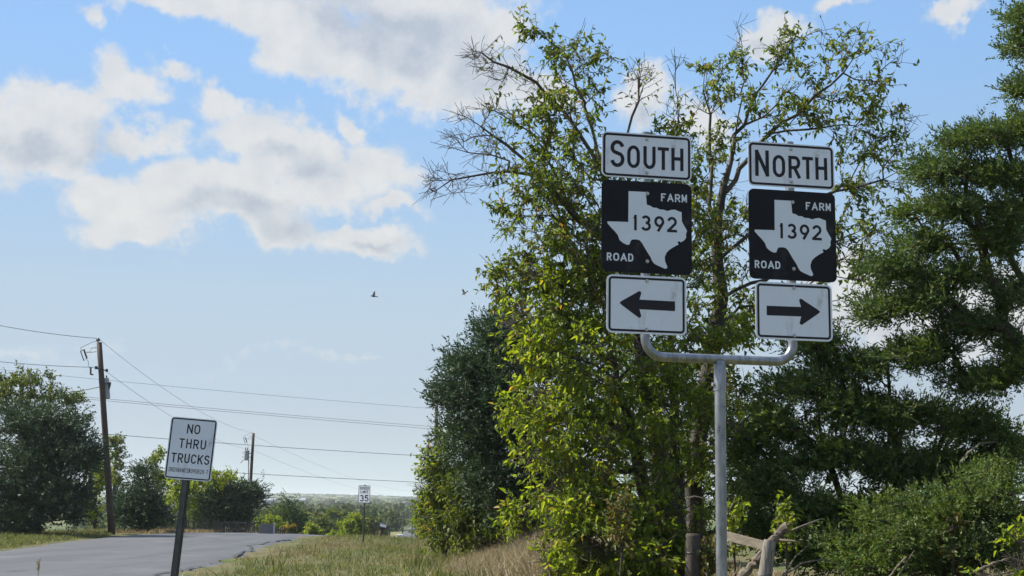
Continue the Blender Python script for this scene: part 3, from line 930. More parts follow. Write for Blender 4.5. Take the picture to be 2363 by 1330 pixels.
broadleaf('forked_tree', 'tall forked olive green tree rising behind the NORTH sign',
          T((1612, 1320, 18.2), (1600, 1120, 18.2), (1622, 950, 18.2), (1648, 800, 18.2), (1665, 690, 18.2), (1652, 560, 18.2), (1672, 440, 18.2), (1698, 320, 18.2), (1715, 220, 18.2)),
          [(1700, 150, 45, 40, 18.2, .6, 20), (1640, 165, 35, 30, 18.1, .4, 12), (1690, 230, 85, 60, 18.2, .8, 42), (1810, 120, 70, 45, 18.2, .7, 34), (1860, 190, 90, 60, 18.3, .8, 46), (1960, 120, 85, 45, 18.3, .7, 34),
           (2000, 200, 60, 50, 18.3, .6, 26), (1930, 260, 110, 60, 18.3, .9, 52), (1820, 280, 80, 50, 18.2, .8, 32), (2040, 280, 70, 40, 18.3, .6, 26), (2000, 350, 110, 50, 18.3, .8, 46), (1650, 350, 70, 70, 18.2, .8, 40),
           (1640, 470, 60, 70, 18.2, .8, 40), (2010, 440, 100, 55, 18.2, .8, 44), (1980, 540, 90, 60, 18.2, .8, 44), (1690, 560, 80, 110, 18.3, .9, 64), (1680, 720, 90, 90, 18.3, .9, 60), (2000, 640, 80, 60, 18.2, .8, 36), (1860, 560, 90, 150, 18.4, .8, 50),
           (1660, 880, 80, 80, 18.2, .8, 40), (1750, 960, 55, 50, 17.6, .5, 20), (1620, 1050, 60, 80, 18, .6, 26)],
          M['leaf_olive'], 14, trunk_r=.12, leaf=.072, twigs=5, per=8, tw_len=.25, lw=.42, thin=([100, 500, 750], [.42, .45, .8]),
          limbs=[[(1698, 320, 18.2), (1742, 220, 18.2), (1826, 113, 18.2)], [(1672, 440, 18.2), (1775, 309, 18.3), (1845, 253, 18.3), (1919, 197, 18.3), (1966, 137, 18.3), (2050, 92, 18.3)], [(1775, 309, 18.3), (1900, 290, 18.3), (2010, 290, 18.3), (2110, 320, 18.3)],
                 [(1660, 600, 18.2), (1800, 480, 18.2), (1929, 439, 18.2), (2036, 416, 18.2), (2140, 380, 18.2)], [(1665, 690, 18.2), (1830, 600, 18.1), (1960, 540, 18.1), (2040, 560, 18)], [(1715, 220, 18.2), (1714, 104, 18.2), (1701, 50, 18.2)], [(1655, 560, 18.2), (1635, 420, 18.1), (1640, 260, 18.1), (1625, 170, 18.1)]],
          bare=[(1703, 80, 12, 30, 18.2, .1, 4), (2100, 280, 40, 20, 18.2, .2, 5)],
          sparse=[(1620, 240, 40, 30, 18.2, .3, 8), (2090, 330, 45, 40, 18.2, .3, 10), (2060, 130, 30, 40, 18.3, .3, 8), (1930, 70, 60, 20, 18.3, .3, 8)])

# cedars
cedar('cedar_tree', 'tallest dark green cedar at the right edge with layered boughs',
      T((2500, 1320, 16.2), (2480, 700, 16.2), (2440, 200, 16.2), (2430, -160, 16.2)),
      [(2376, 40, 45, 50, 16, .6, 20), (2356, 105, 45, 22, 15.9, .5, 16), (2371, 205, 55, 25, 15.9, .5, 18), (2376, 290, 60, 40, 15.9, .6, 24), (2306, 315, 110, 32, 15.9, .7, 40), (2206, 330, 45, 26, 15.8, .4, 14), (2176, 400, 95, 32, 15.8, .6, 34),
       (2316, 410, 90, 45, 15.9, .8, 40), (2338, 490, 70, 50, 15.9, .8, 34), (2188, 480, 95, 38, 15.8, .7, 40), (2098, 500, 35, 22, 15.7, .3, 8), (2308, 560, 90, 40, 15.9, .8, 36), (2148, 560, 80, 30, 15.7, .6, 26), (2068, 620, 90, 38, 15.7, .7, 36),
       (2208, 640, 90, 28, 15.8, .7, 26), (2338, 680, 60, 60, 15.9, .7, 24), (2128, 700, 110, 36, 15.7, .8, 36), (2248, 760, 110, 40, 15.7, .8, 36), (2348, 820, 60, 70, 15.8, .7, 26), (2018, 720, 70, 36, 15.6, .6, 22), (2108, 820, 120, 45, 15.7, .8, 40), (2258, 880, 110, 50, 15.7, .8, 36)],
      M['cedar_deep'], 21, trunk_r=.16, frond=.15, nf=26, nb_=8, spread=.105, sw=.019, dens=.9, flat=.68)
cedar('cedar_tree', 'broad dark cedar behind the fence post right of the sign post',
      T((2060, 1320, 16.8), (2070, 1100, 16.8), (2050, 900, 16.8), (2040, 780, 16.8)),
      [(1880, 800, 80, 45, 16.6, .7, 30), (1960, 850, 90, 50, 16.6, .8, 36), (1840, 900, 110, 55, 16.5, .8, 44), (1960, 950, 120, 60, 16.5, .9, 54), (1790, 990, 90, 60, 16.4, .8, 40), (2090, 960, 120, 60, 16.6, .9, 50), (2230, 980, 110, 60, 16.6, .9, 44),
       (1900, 1060, 130, 70, 16.4, .9, 60), (2050, 1070, 120, 70, 16.4, .9, 56), (2200, 1090, 130, 70, 16.4, .9, 60), (1780, 1110, 90, 70, 16.3, .8, 44), (1900, 1180, 120, 70, 16.2, .9, 56), (2050, 1190, 130, 70, 16.2, .9, 60), (1770, 1230, 80, 60, 16.3, .7, 34),
       (1920, 1280, 130, 45, 16.3, .8, 46), (2330, 1040, 70, 80, 16.5, .8, 34), (1720, 1050, 50, 80, 16.6, .6, 26)],
      M['cedar'], 22, trunk_r=.12, frond=.16, nf=26, nb_=8, spread=.12, sw=.019, flat=.75)
cedar('cedar_tree', 'low drooping cedar in the bottom right corner',
      T((2230, 1320, 14.9), (2230, 1200, 14.9), (2240, 1100, 15)),
      [(2140, 1180, 90, 50, 14.8, .6, 40), (2240, 1150, 90, 60, 14.8, .7, 44), (2330, 1180, 70, 70, 14.8, .6, 34), (2080, 1250, 80, 45, 14.7, .6, 34), (2190, 1260, 110, 60, 14.7, .7, 50), (2310, 1280, 80, 45, 14.7, .6, 34), (2120, 1310, 110, 25, 14.7, .5, 26), (1990, 1295, 80, 35, 14.9, .6, 26), (2030, 1200, 60, 40, 15, .6, 20), (1930, 1250, 60, 40, 15.2, .6, 16), (2290, 1090, 60, 40, 15, .6, 16)],
      M['cedar'], 23, trunk_r=.07, frond=.12, nf=30, nb_=8, spread=.12, sw=.016)
cedar('cedar_tree', 'blue green cedar mass behind the left side of the elm',
      T((1215, 1290, 27), (1210, 1000, 27), (1195, 790, 27), (1160, 715, 27)),
      [(1145, 745, 40, 30, 27, .8, 20), (1134, 790, 60, 40, 26.8, 1, 34), (1084, 850, 60, 40, 26.6, 1, 34), (1160, 850, 80, 60, 26.8, 1.3, 56), (1054, 915, 55, 32, 26.4, .9, 30), (1124, 930, 90, 60, 26.5, 1.3, 64), (1084, 1000, 75, 50, 26.4, 1.1, 44),
       (1170, 1010, 90, 80, 26.5, 1.3, 64), (1240, 820, 90, 80, 27, 1.3, 56), (1250, 960, 90, 90, 26.8, 1.3, 50), (1104, 1070, 70, 60, 26.3, 1.1, 44), (1180, 1120, 100, 80, 26.4, 1.3, 60), (1260, 1100, 80, 90, 26.5, 1.2, 40), (1340, 800, 80, 90, 27.4, 1.3, 36), (1400, 950, 90, 120, 27.2, 1.2, 40), (1360, 1150, 90, 100, 26.8, 1.2, 34), (1024, 910, 25, 20, 26.4, .4, 8)],
      M['cedar_blue'], 24, trunk_r=.2, frond=.24, nf=20, nb_=8, spread=.19, sw=.028, step=.35)
cedar('cedar_tree', 'feathery cedar between the elm and the forked tree',
      T((1560, 1320, 20), (1560, 1000, 20), (1540, 640, 20)),
      [(1450, 700, 100, 80, 19.8, 1, 34), (1540, 620, 90, 80, 20, 1, 34), (1500, 850, 120, 100, 19.8, 1, 50), (1500, 1010, 130, 100, 19.6, 1, 56), (1640, 980, 80, 120, 19.6, 1, 40), (1530, 1150, 140, 90, 19.5, 1, 50), (1700, 1150, 80, 110, 19.3, 1, 40), (1550, 1270, 120, 60, 19.3, 1, 30)],
      M['cedar'], 25, trunk_r=.13, frond=.19, nf=20, nb_=8, spread=.15, sw=.02)
broadleaf('roadside_shrub', 'rust speckled shrub at the far end of the hedgerow',
          T((1030, 1245, 31), (1035, 1150, 31), (1030, 1080, 31)),
          [(1010, 1090, 28, 40, 31, .6, 30), (1010, 1150, 36, 40, 31, .8, 44), (1040, 1200, 50, 45, 30.8, 1, 60), (1020, 1030, 18, 40, 31, .4, 12), (1060, 1120, 40, 50, 31, .7, 36), (1020, 1235, 46, 16, 30.6, .8, 26), (1075, 1240, 50, 16, 30, .8, 24)],
          M['leaf_olive'], 31, trunk_r=.07, leaf=.095, twigs=6, per=9, tw_len=.45, cat='shrub', bare=[(985, 1110, 20, 40, 31, .4, 14), (1000, 1020, 14, 30, 31, .3, 8)], step=.3)
broadleaf('roadside_shrub', 'mid green shrub below the blue green cedar',
          T((1110, 1270, 29), (1110, 1200, 29), (1105, 1120, 29)),
          [(1080, 1130, 50, 40, 28.8, .8, 44), (1130, 1190, 60, 45, 28.7, .8, 60), (1080, 1200, 50, 40, 28.7, .8, 50), (1190, 1200, 50, 45, 28.6, .8, 40), (1130, 1250, 60, 16, 28, .7, 26), (1200, 1255, 50, 22, 27.6, .7, 20)],
          M['leaf_mid'], 32, trunk_r=.06, leaf=.10, twigs=6, per=8, tw_len=.42, cat='shrub', step=.3)
broadleaf('corner_bush', 'yellow green bush cut by the bottom right corner',
          T((2380, 1325, 12.6), (2375, 1300, 12.6), (2370, 1250, 12.6)),
          [(2366, 1255, 20, 26, 12.5, .25, 12), (2368, 1305, 30, 32, 12.5, .25, 18), (2280, 1328, 16, 10, 12.5, .2, 4)],
          M['leaf_yellow'], 33, trunk_r=.025, leaf=.075, twigs=5, per=7, tw_len=.2, cat='shrub')
for (px, py, sd, lb, mt) in [(1640, 1280, 41, 'rusty vine seedling between grey post and sign post', 'leaf_rust'), (2195, 1225, 42, 'pale rusty vine hanging on the low cedar', 'leaf_rust'), (1815, 1195, 43, 'small sprig of leaves above the wooden fence post', 'leaf_yellow'), (1690, 1200, 44, 'green sapling just right of the galvanised post', 'leaf_yellow'), (1430, 1180, 45, 'tangle of rusty creeper leaves on the elm trunk', 'leaf_rust')]:
    d = 14.3
    broadleaf('vine' if 'vine' in lb or 'creeper' in lb else 'sapling', lb, T((px, 1330, d), (px + 4, py + 40, d), (px, py, d)),
              [(px, py, 28, 40, d, .2, 12), (px + 5, py + 50, 26, 35, d, .2, 8)], M[mt], sd, trunk_r=.012, leaf=.06, twigs=3, per=6, tw_len=.16, cat='vine' if 'vine' in lb or 'creeper' in lb else 'sapling')

# ================================================================== trees across the road on the left
def far_broadleaf(name, label, px, d, ytop, ells, mat, seed, leaf=.2, trunk_r=.12, twigs=7, per=9, cat='tree', tw=.6, **kw):
    leaf = .05 + d * .0011; tw = min(tw, .3 + d * .0016)
    gp = ground_at(px, d)
    return broadleaf(name, label, [gp, gp * .6 + .4 * P(px, ytop, d), P(px, ytop, d)], [(a, b_, c_, e_, d + f_, g_, n_) for (a, b_, c_, e_, f_, g_, n_) in ells], mat, seed, trunk_r=trunk_r, leaf=leaf, twigs=twigs, per=per, tw_len=tw, cat=cat, step=.6, fine_twigs=False, gap=1.8, **kw)


def far_cedar(name, label, px, d, ytop, ells, mat, seed, frond=.42, trunk_r=.14, nf=20, **kw):
    gp = ground_at(px, d)
    k = dict(nb_=7, spread=.32, sw=.06, step=.7); k.update(kw)
    return cedar(name, label, [gp, gp * .5 + .5 * P(px, ytop, d), P(px, ytop, d)], [(a, b_, c_, e_, d + f_, g_, n_) for (a, b_, c_, e_, f_, g_, n_) in ells], mat, seed, trunk_r=trunk_r, frond=frond, nf=nf, **k)


far_broadleaf('wispy_tree', 'dark wispy topped tree behind the big left cedar', 60, 64, 880,
              [(60, 870, 60, 26, 0, 1.5, 40), (20, 920, 70, 50, 0, 2, 60), (110, 915, 55, 34, 0, 1.6, 40), (165, 925, 28, 18, 0, .8, 14), (60, 980, 100, 60, 0, 2, 60), (-60, 930, 80, 80, 0, 2, 40)], M['leaf_mid'], 51, leaf=.2, twigs=7, per=9, trunk_r=.2)
far_cedar('cedar_tree', 'big rounded dark cedar at the left edge of the photo', 90, 58, 950,
          [(60, 975, 90, 40, 0, 2, 60), (150, 985, 60, 45, 0, 1.6, 40), (40, 1060, 110, 70, -.3, 2.4, 90), (150, 1060, 75, 70, -.3, 2, 66), (205, 1060, 36, 50, 0, 1, 24), (60, 1150, 120, 70, -.5, 2.4, 90), (160, 1150, 65, 65, -.5, 2, 56), (30, 1210, 110, 28, -.5, 2, 40), (-80, 1080, 100, 130, 0, 2.4, 60)], M['cedar_blue'], 52, nf=22, trunk_r=.2)
far_broadleaf('slim_tree', 'slim open crowned tree just right of the leaning utility pole', 266, 92, 1010,
              [(262, 1020, 20, 16, 0, .7, 14), (268, 1050, 22, 18, 0, .8, 16), (262, 1085, 26, 20, 0, .9, 18), (270, 1120, 28, 22, 0, 1, 18)], M['leaf_olive'], 53, leaf=.26, tw=.7)
far_broadleaf('yellow_tree', 'yellow green tree in the gap left of the utility pole', 225, 76, 1060,
              [(222, 1070, 26, 28, 0, 1, 26), (232, 1115, 32, 32, 0, 1.2, 34), (215, 1160, 34, 36, 0, 1.2, 34)], M['leaf_yellow'], 54, leaf=.22)
far_cedar('cedar_tree', 'dark cone shaped cedar between pole and NO THRU sign', 335, 70, 1080,
          [(322, 1090, 14, 30, 0, .5, 14), (330, 1140, 38, 40, 0, 1.1, 44), (340, 1180, 55, 34, 0, 1.3, 56), (320, 1205, 60, 24, 0, 1.3, 44), (290, 1165, 26, 40, 0, .9, 26)], M['cedar_blue'], 55)
far_broadleaf('olive_tree', 'grey olive tree peeping out left of the NO THRU sign', 362, 84, 1060,
              [(365, 1060, 26, 24, 0, 1, 22), (360, 1100, 34, 30, 0, 1.2, 34), (375, 1140, 40, 34, 0, 1.3, 34)], M['leaf_olive'], 56, leaf=.24)
far_broadleaf('yellow_tree', 'yellow tinged tree behind the NO THRU sign post', 430, 80, 1110,
              [(415, 1110, 34, 26, 0, 1.2, 34), (450, 1115, 34, 28, 0, 1.2, 34), (420, 1155, 46, 30, 0, 1.3, 46), (500, 1105, 44, 20, 3, 1.3, 36), (540, 1105, 24, 14, 4, .8, 14)], M['leaf_yellow'], 57, leaf=.24)
far_cedar('cedar_tree', 'round topped dark cedar in front of the far utility pole', 545, 84, 1130,
          [(520, 1130, 50, 20, 0, 1.4, 40), (575, 1135, 34, 24, 0, 1.1, 30), (490, 1160, 44, 30, 0, 1.3, 40), (550, 1170, 56, 32, 0, 1.5, 60), (595, 1140, 18, 18, 0, .6, 10), (510, 1200, 44, 22, 0, 1.2, 34), (560, 1200, 30, 22, 0, 1, 20)], M['cedar_blue'], 58, trunk_r=.12)
far_cedar('cedar_tree', 'second dark cedar left of the round topped one', 465, 86, 1150,
          [(462, 1150, 26, 20, 0, .9, 18), (458, 1180, 36, 28, 0, 1.1, 30)], M['cedar'], 59)
far_cedar('cedar_tree', 'small pyramid cedar beyond the road crest', 670, 120, 1162,
          [(668, 1165, 9, 10, 0, .4, 8), (668, 1183, 20, 14, 0, .8, 20), (670, 1203, 32, 16, 0, 1.2, 34), (672, 1222, 36, 14, 0, 1.3, 30)], M['cedar_warm'], 60, frond=.6, sw=.08, spread=.4)
far_broadleaf('golden_bush', 'golden yellow bush below the small pyramid cedar', 668, 92, 1222,
              [(665, 1225, 16, 11, 0, .5, 20), (680, 1236, 20, 6, 0, .4, 12)], M['leaf_gold'], 61, leaf=.16, cat='bush', tw=.3)
far_broadleaf('yellow_bush', 'small yellow green bush right of the pyramid cedar', 718, 100, 1222,
              [(716, 1225, 14, 12, 0, .5, 18), (728, 1232, 16, 8, 0, .5, 12)], M['leaf_yellow'], 62, leaf=.2, cat='bush', tw=.4)
far_broadleaf('yellow_bush', 'tall yellow green bush left of the speed limit sign', 812, 110, 1205,
              [(818, 1200, 20, 12, 0, .8, 22), (805, 1218, 30, 14, 0, 1, 34), (790, 1234, 32, 9, 0, 1, 24), (828, 1228, 18, 12, 0, .8, 16)], M['leaf_yellow'], 63, leaf=.24, cat='bush', tw=.5)
far_broadleaf('yellow_bush', 'yellow green bush at the hedgerow end beyond the mailboxes', 975, 85, 1195,
              [(972, 1200, 18, 16, 0, .8, 22), (985, 1225, 20, 16, 0, .8, 22)], M['leaf_yellow'], 64, leaf=.2, cat='bush', tw=.4)
far_broadleaf('green_bush', 'low green bush along the fence near the grey gate', 625, 104, 1205,
              [(622, 1205, 26, 14, 0, 1, 26), (640, 1222, 30, 10, 0, 1, 22)], M['leaf_yellow'], 65, leaf=.22, cat='bush', tw=.4)
for k, (px, d, yt, h, mt, nm) in enumerate([(640, 170, 1172, 50, 'leaf_mid', 'pale green tree rising behind the grey gate'), (745, 150, 1195, 40, 'leaf_mid', 'green tree in the dip left of the tall yellow bush'), (860, 190, 1195, 50, 'leaf_mid', 'dark green tree beyond the leaning mailbox'),
                                            (770, 200, 1180, 55, 'leaf_olive', 'olive tree in the dip behind the tall yellow bush'), (900, 330, 1180, 50, 'leaf_mid', 'green tree beside the far stretch of road'), (985, 300, 1180, 50, 'leaf_mid', 'green tree right of the far stretch of road'), (700, 260, 1178, 60, 'leaf_olive', 'olive tree beyond the small pyramid cedar')]):
    far_broadleaf('valley_tree', nm, px, d, yt, [(px, yt + h * .2, h * .45, h * .25, 0, 2.5, 40), (px - 14, yt + h * .6, h * .5, h * .35, 0, 3, 40), (px + 14, yt + h * .6, h * .5, h * .35, 0, 3, 40)], M[mt], 70 + k, group='trees in the valley')

# ------------------------------------------------------------------ woods in the valley and on the far hills: one mass
def woodland():
    r = np.random.RandomState(90)
    V, Fc, n0 = [], [], 0
    spots = []
    for (d0, d1, n, pxa, pxb) in [(135, 240, 70, 300, 1250), (240, 420, 170, 250, 1250), (420, 800, 330, 200, 1300), (800, 1500, 520, 100, 1500), (1500, 2600, 700, -200, 1700), (2600, 4300, 800, -300, 2000)]:
        d = np.sqrt(r.rand(n) * (d1 ** 2 - d0 ** 2) + d0 ** 2)
        px = pxa + r.rand(n) * (pxb - pxa)
        x = (px - 1181.5) / F * d
        keep = np.abs(x - road_center(d)) > np.where(d < 700, 7.5, 3)
        # the far stretch of road and the barns stay in view
        vis = (d > 120) & (d < 330) & (px > 892) & (px < 965)
        barn = (d > 1000) & (d < 1420) & (px > 590) & (px < 725)
        keep &= ~vis & ~barn
        for a, b_ in zip(x[keep], d[keep]): spots.append((a, b_))
    for (x, y) in spots:
        z = tz1(x, y)
        h = 5.5 + r.rand() * 4.5; w = h * (.42 + r.rand() * .22)
        top_px = np.interp(y, [135, 200, 300, 500, 900, 1500], [1212, 1198, 1186, 1174, 1163, 1150]) + r.rand() * 8
        h = min(h, max(1.6, 1.3 - (top_px - 1165) / F * y - z))
        if y > 1500: h *= 1.2; w *= 1.7
        m = int(np.clip(70000 / y, 45, 400))
        u = r.randn(m, 3); u /= np.linalg.norm(u, axis=1)[:, None]
        u[:, 2] = np.abs(u[:, 2]) * 1.25 - .35
        lump = 1 + .22 * np.sin(u[:, 0] * 5 + x) * np.sin(u[:, 1] * 5 + y) + np.clip(.16 * r.randn(m), -.3, .3)
        p = np.c_[u[:, 0] * w, u[:, 1] * w, u[:, 2] * h * .55 + h * .5] * lump[:, None] + np.array([x, y, z - (.3 if y < 1000 else 2.6)])
        s = (0.35 + y * .0011) * (.7 + .6 * r.rand(m))
        nrm = unit(u * .8 + r.randn(m, 3) * .55)
        a = unit(np.cross(nrm, r.randn(m, 3))); c = np.cross(nrm, a)
        q = np.stack([p + a * s[:, None], p + c * s[:, None] * .8, p - a * s[:, None] * .9, p - c * s[:, None]], 1)
        V.append(q.reshape(-1, 3)); Fc.append(n0 + np.arange(m * 4).reshape(m, 4)); n0 += m * 4
    m_, nb, out = new_mat('woodland_leaves')
    geo_ = nb.n('ShaderNodeNewGeometry'); tcn = nb.n('ShaderNodeTexCoord')
    c1 = nb.ramp(geo_.outputs['Random Per Island'], [(0, (.030, .055, .014)), (.6, (.060, .090, .022)), (1, (.10, .125, .032))])
    nz = nb.noise(tcn.outputs['Object'], .07, 2, .5)
    c2 = nb.mix(1.0, c1, nb.ramp(nz, [(.3, (.72, .9, .95)), (.5, (1, 1, 1)), (.62, (1.5, 1.15, .8)), (.75, (1.5, 1.6, .7))]), 'MULTIPLY')
    p_ = nb.n('ShaderNodeBsdfPrincipled'); nb.put(p_.inputs['Base Color'], c2); p_.inputs['Roughness'].default_value = .7; p_.inputs['Specular IOR Level'].default_value = .2
    tr = nb.n('ShaderNodeBsdfTranslucent'); nb.put(tr.inputs[0], c2)
    ms = nb.n('ShaderNodeMixShader'); ms.inputs[0].default_value = .25
    nb.put(ms.inputs[1], p_.outputs[0]); nb.put(ms.inputs[2], tr.outputs[0]); nb.put(out.inputs[0], ms.outputs[0])
    o = link_mesh('distant_woodland', mesh_np('distant_woodland', np.concatenate(V), [np.concatenate(Fc)]), m_)
    tag(o, 'far off woodland filling the valley and the hills', 'woodland', kind='stuff')


woodland()

# ------------------------------------------------------------------ grass
def on_road(x, y, m=0.0): return np.abs(x - road_center(y)) < road_half(y) + m


def grass(name, label, pts, h, w, mat, seed, lean=.35, blades=1):
    r = np.random.RandomState(seed)
    pts = np.repeat(pts, blades, 0)
    n = len(pts)
    pts[:, :2] += r.randn(n, 2) * .03
    z = tz(pts[:, 0], pts[:, 1]) - .03
    pos = np.c_[pts[:, 0], pts[:, 1], z]
    ax = unit(r.randn(n, 3) * lean * np.array([1, 1, .2]) + np.array([0.06, 0, 1]))
    L = h * (.45 + r.rand(n) * .9) * (pts[:, 2] if pts.shape[1] > 2 else 1)
    ang = r.rand(n) * PI
    side = np.c_[np.cos(ang), np.sin(ang), np.zeros(n)]
    W = (w * (.7 + r.rand(n) * .6))[:, None]
    mid = pos + ax * (L * .55)[:, None]
    tip = pos + ax * (L * .92)[:, None] + np.c_[r.randn(n) * .22, r.randn(n) * .22, -np.abs(r.randn(n)) * .12] * L[:, None]
    v = np.stack([pos - side * W * .5, pos + side * W * .5, mid + side * W * .38, tip, mid - side * W * .38], 1).reshape(-1, 3)
    b_ = np.arange(n)[:, None] * 5
    f4 = b_ + np.array([[0, 1, 2, 4]]); f3 = b_ + np.array([[4, 2, 3]])
    o = link_mesh(name, mesh_np(name, v, [f4, f3]), mat)
    tag(o, label, 'grass', kind='stuff')
    return o


def patch_noise(x, y, s, seed):
    r = np.random.RandomState(seed); v = np.zeros_like(x)
    for k in range(6):
        a = r.rand() * PI * 2; f = s * (.6 + r.rand() * 1.6); v += np.sin((x * math.cos(a) + y * math.sin(a)) * f + r.rand() * 7)
    return v / 3.0


M['grass_green'] = leaf_mat('grass_green', [(0.0, (.062, .084, .028)), (0.5, (.120, .148, .050)), (1.0, (.23, .23, .10))], .35, (1.2, 1.15, .6), .6, .25)
M['grass_dry'] = leaf_mat('grass_dry', [(0.0, (.13, .10, .055)), (0.5, (.24, .19, .105)), (1.0, (.36, .29, .17))], .3, (1.1, 1.0, .8), .7, .2)
M['grass_tan'] = leaf_mat('grass_tan', [(0.0, (.17, .15, .085)), (0.5, (.31, .26, .17)), (1.0, (.46, .40, .28))], .3, (1.1, 1.0, .8), .7, .2)
r_ = np.random.RandomState(5)
N = 175000
gy_ = 15 + (r_.rand(N) ** 1.35) * 70
gx_ = -20 + r_.rand(N) * 26
ok = ~on_road(gx_, gy_, .05) & (gx_ > road_center(gy_)) & (gx_ < 4.5 + 0 * gy_)
ok &= (gx_ > -.40 * gy_ - 1) & (gx_ < .12 * gy_ + 3)
gx_, gy_ = gx_[ok], gy_[ok]
pn = patch_noise(gx_, gy_, .55, 3) + .45 * patch_noise(gx_, gy_, 2.2, 4) + .35 * r_.randn(len(gx_))
edge = np.clip((gx_ - road_center(gy_) - road_half(gy_)) / 1.5, 0.35, 1)
hh = edge * (1 + .5 * np.clip(patch_noise(gx_, gy_, .9, 8), -.6, 1.5)) * np.interp(gy_, [15, 40, 85], [1, 1.0, 1.5])
green = pn > -.12
grass('verge_grass', 'short green grass of the road verge', np.c_[gx_, gy_, hh][green], .17, .014, M['grass_green'], 1, .55)
grass('verge_grass', 'short dry grass mixed into the road verge', np.c_[gx_, gy_, hh][~green], .16, .013, M['grass_dry'], 2, .6)
cx_ = -11 + r_.rand(150) * 14; cy_ = 20 + r_.rand(150) ** 1.3 * 42
ok = ~on_road(cx_, cy_, .25) & (cx_ > road_center(cy_))
cx_, cy_ = cx_[ok], cy_[ok]
wx = np.repeat(cx_, 46) + r_.randn(len(cx_) * 46) * np.repeat(.10 + r_.rand(len(cx_)) * .22, 46)
wy = np.repeat(cy_, 46) + r_.randn(len(cx_) * 46) * np.repeat(.10 + r_.rand(len(cx_)) * .22, 46)
wh = np.repeat(.6 + r_.rand(len(cx_)) * .9, 46); pick = np.repeat(r_.rand(len(cx_)) < .8, 46)
grass('verge_weeds', 'scattered taller green weeds on the verge', np.c_[wx, wy, wh][pick], .24, .018, M['grass_green'], 21, .5)
grass('verge_weeds', 'scattered pale dry tufts on the verge', np.c_[wx, wy, wh][~pick], .26, .012, M['grass_tan'], 22, .4)
# taller green weeds towards the ditch
N = 16000
px_ = 930 + r_.rand(N) * 380; d_ = 19 + r_.rand(N) ** 1.4 * 22
x_ = (px_ - 1181) / F * d_; k_ = patch_noise(x_, d_, 1.3, 9) + .5 * r_.randn(N) > np.interp(px_, [930, 1010, 1310], [1.6, .2, .1])
grass('tall_grass', 'tall green grass in the ditch below the hedgerow', np.c_[x_, d_, np.ones(N)][k_], .34, .016, M['grass_green'], 3, .3)
# pale dry grass at the foot of the hedgerow
N = 60000
px_ = 1005 + r_.rand(N) * 315; d_ = 15.5 + r_.rand(N) * 15
x_ = (px_ - 1181) / F * d_
lim = np.interp(px_, [1020, 1100, 1180, 1240, 1310], [.2, .5, .75, 1.05, 1.0])
k_ = (patch_noise(x_, d_, 1.1, 12) + .4 * r_.randn(N) > -.25) & (d_ > np.interp(px_, [1020, 1200, 1310], [23, 17, 14]))
grass('dry_grass', 'tall pale dry grass at the foot of the hedgerow', np.c_[x_, d_, lim][k_], .72, .013, M['grass_tan'], 4, .3)
# grass along the far side of the road
N = 26000
px_ = -60 + r_.rand(N) * 330; y_ = 40 + r_.rand(N) * 32
x_ = (px_ - 1181) / F * y_
k_ = (x_ < road_center(y_) - road_half(y_) - .05) & (x_ > road_center(y_) - road_half(y_) - 5)
grass('far_verge_grass', 'rough green grass along the far side of the road', np.c_[x_, y_, np.interp(road_center(y_) - road_half(y_) - x_, [0, .8, 4], [.3, 1, 1.7])][k_], .20, .03, M['grass_green'], 6, .4)
N = 12000
y_ = 66 + r_.rand(N) * 40; x_ = road_center(y_) - road_half(y_) - .1 - r_.rand(N) ** 1.5 * 6
grass('far_verge_grass', 'dry and green grass below the far fence', np.c_[x_, y_, np.ones(N)], .28, .03, M['grass_dry'], 7, .4)


# ================================================================== stroke lettering (highway style)
def _arc(cx, cy, rx, ry, a0, a1, n=14):
    a = np.radians(np.linspace(a0, a1, n))
    return [(cx + rx * math.cos(t), cy + ry * math.sin(t)) for t in a]


def _stad(ry=.30):
    p = _arc(.5, 1 - ry, .5, ry, 0, 180) + _arc(.5, ry, .5, ry, 180, 360)
    return ('c', p)


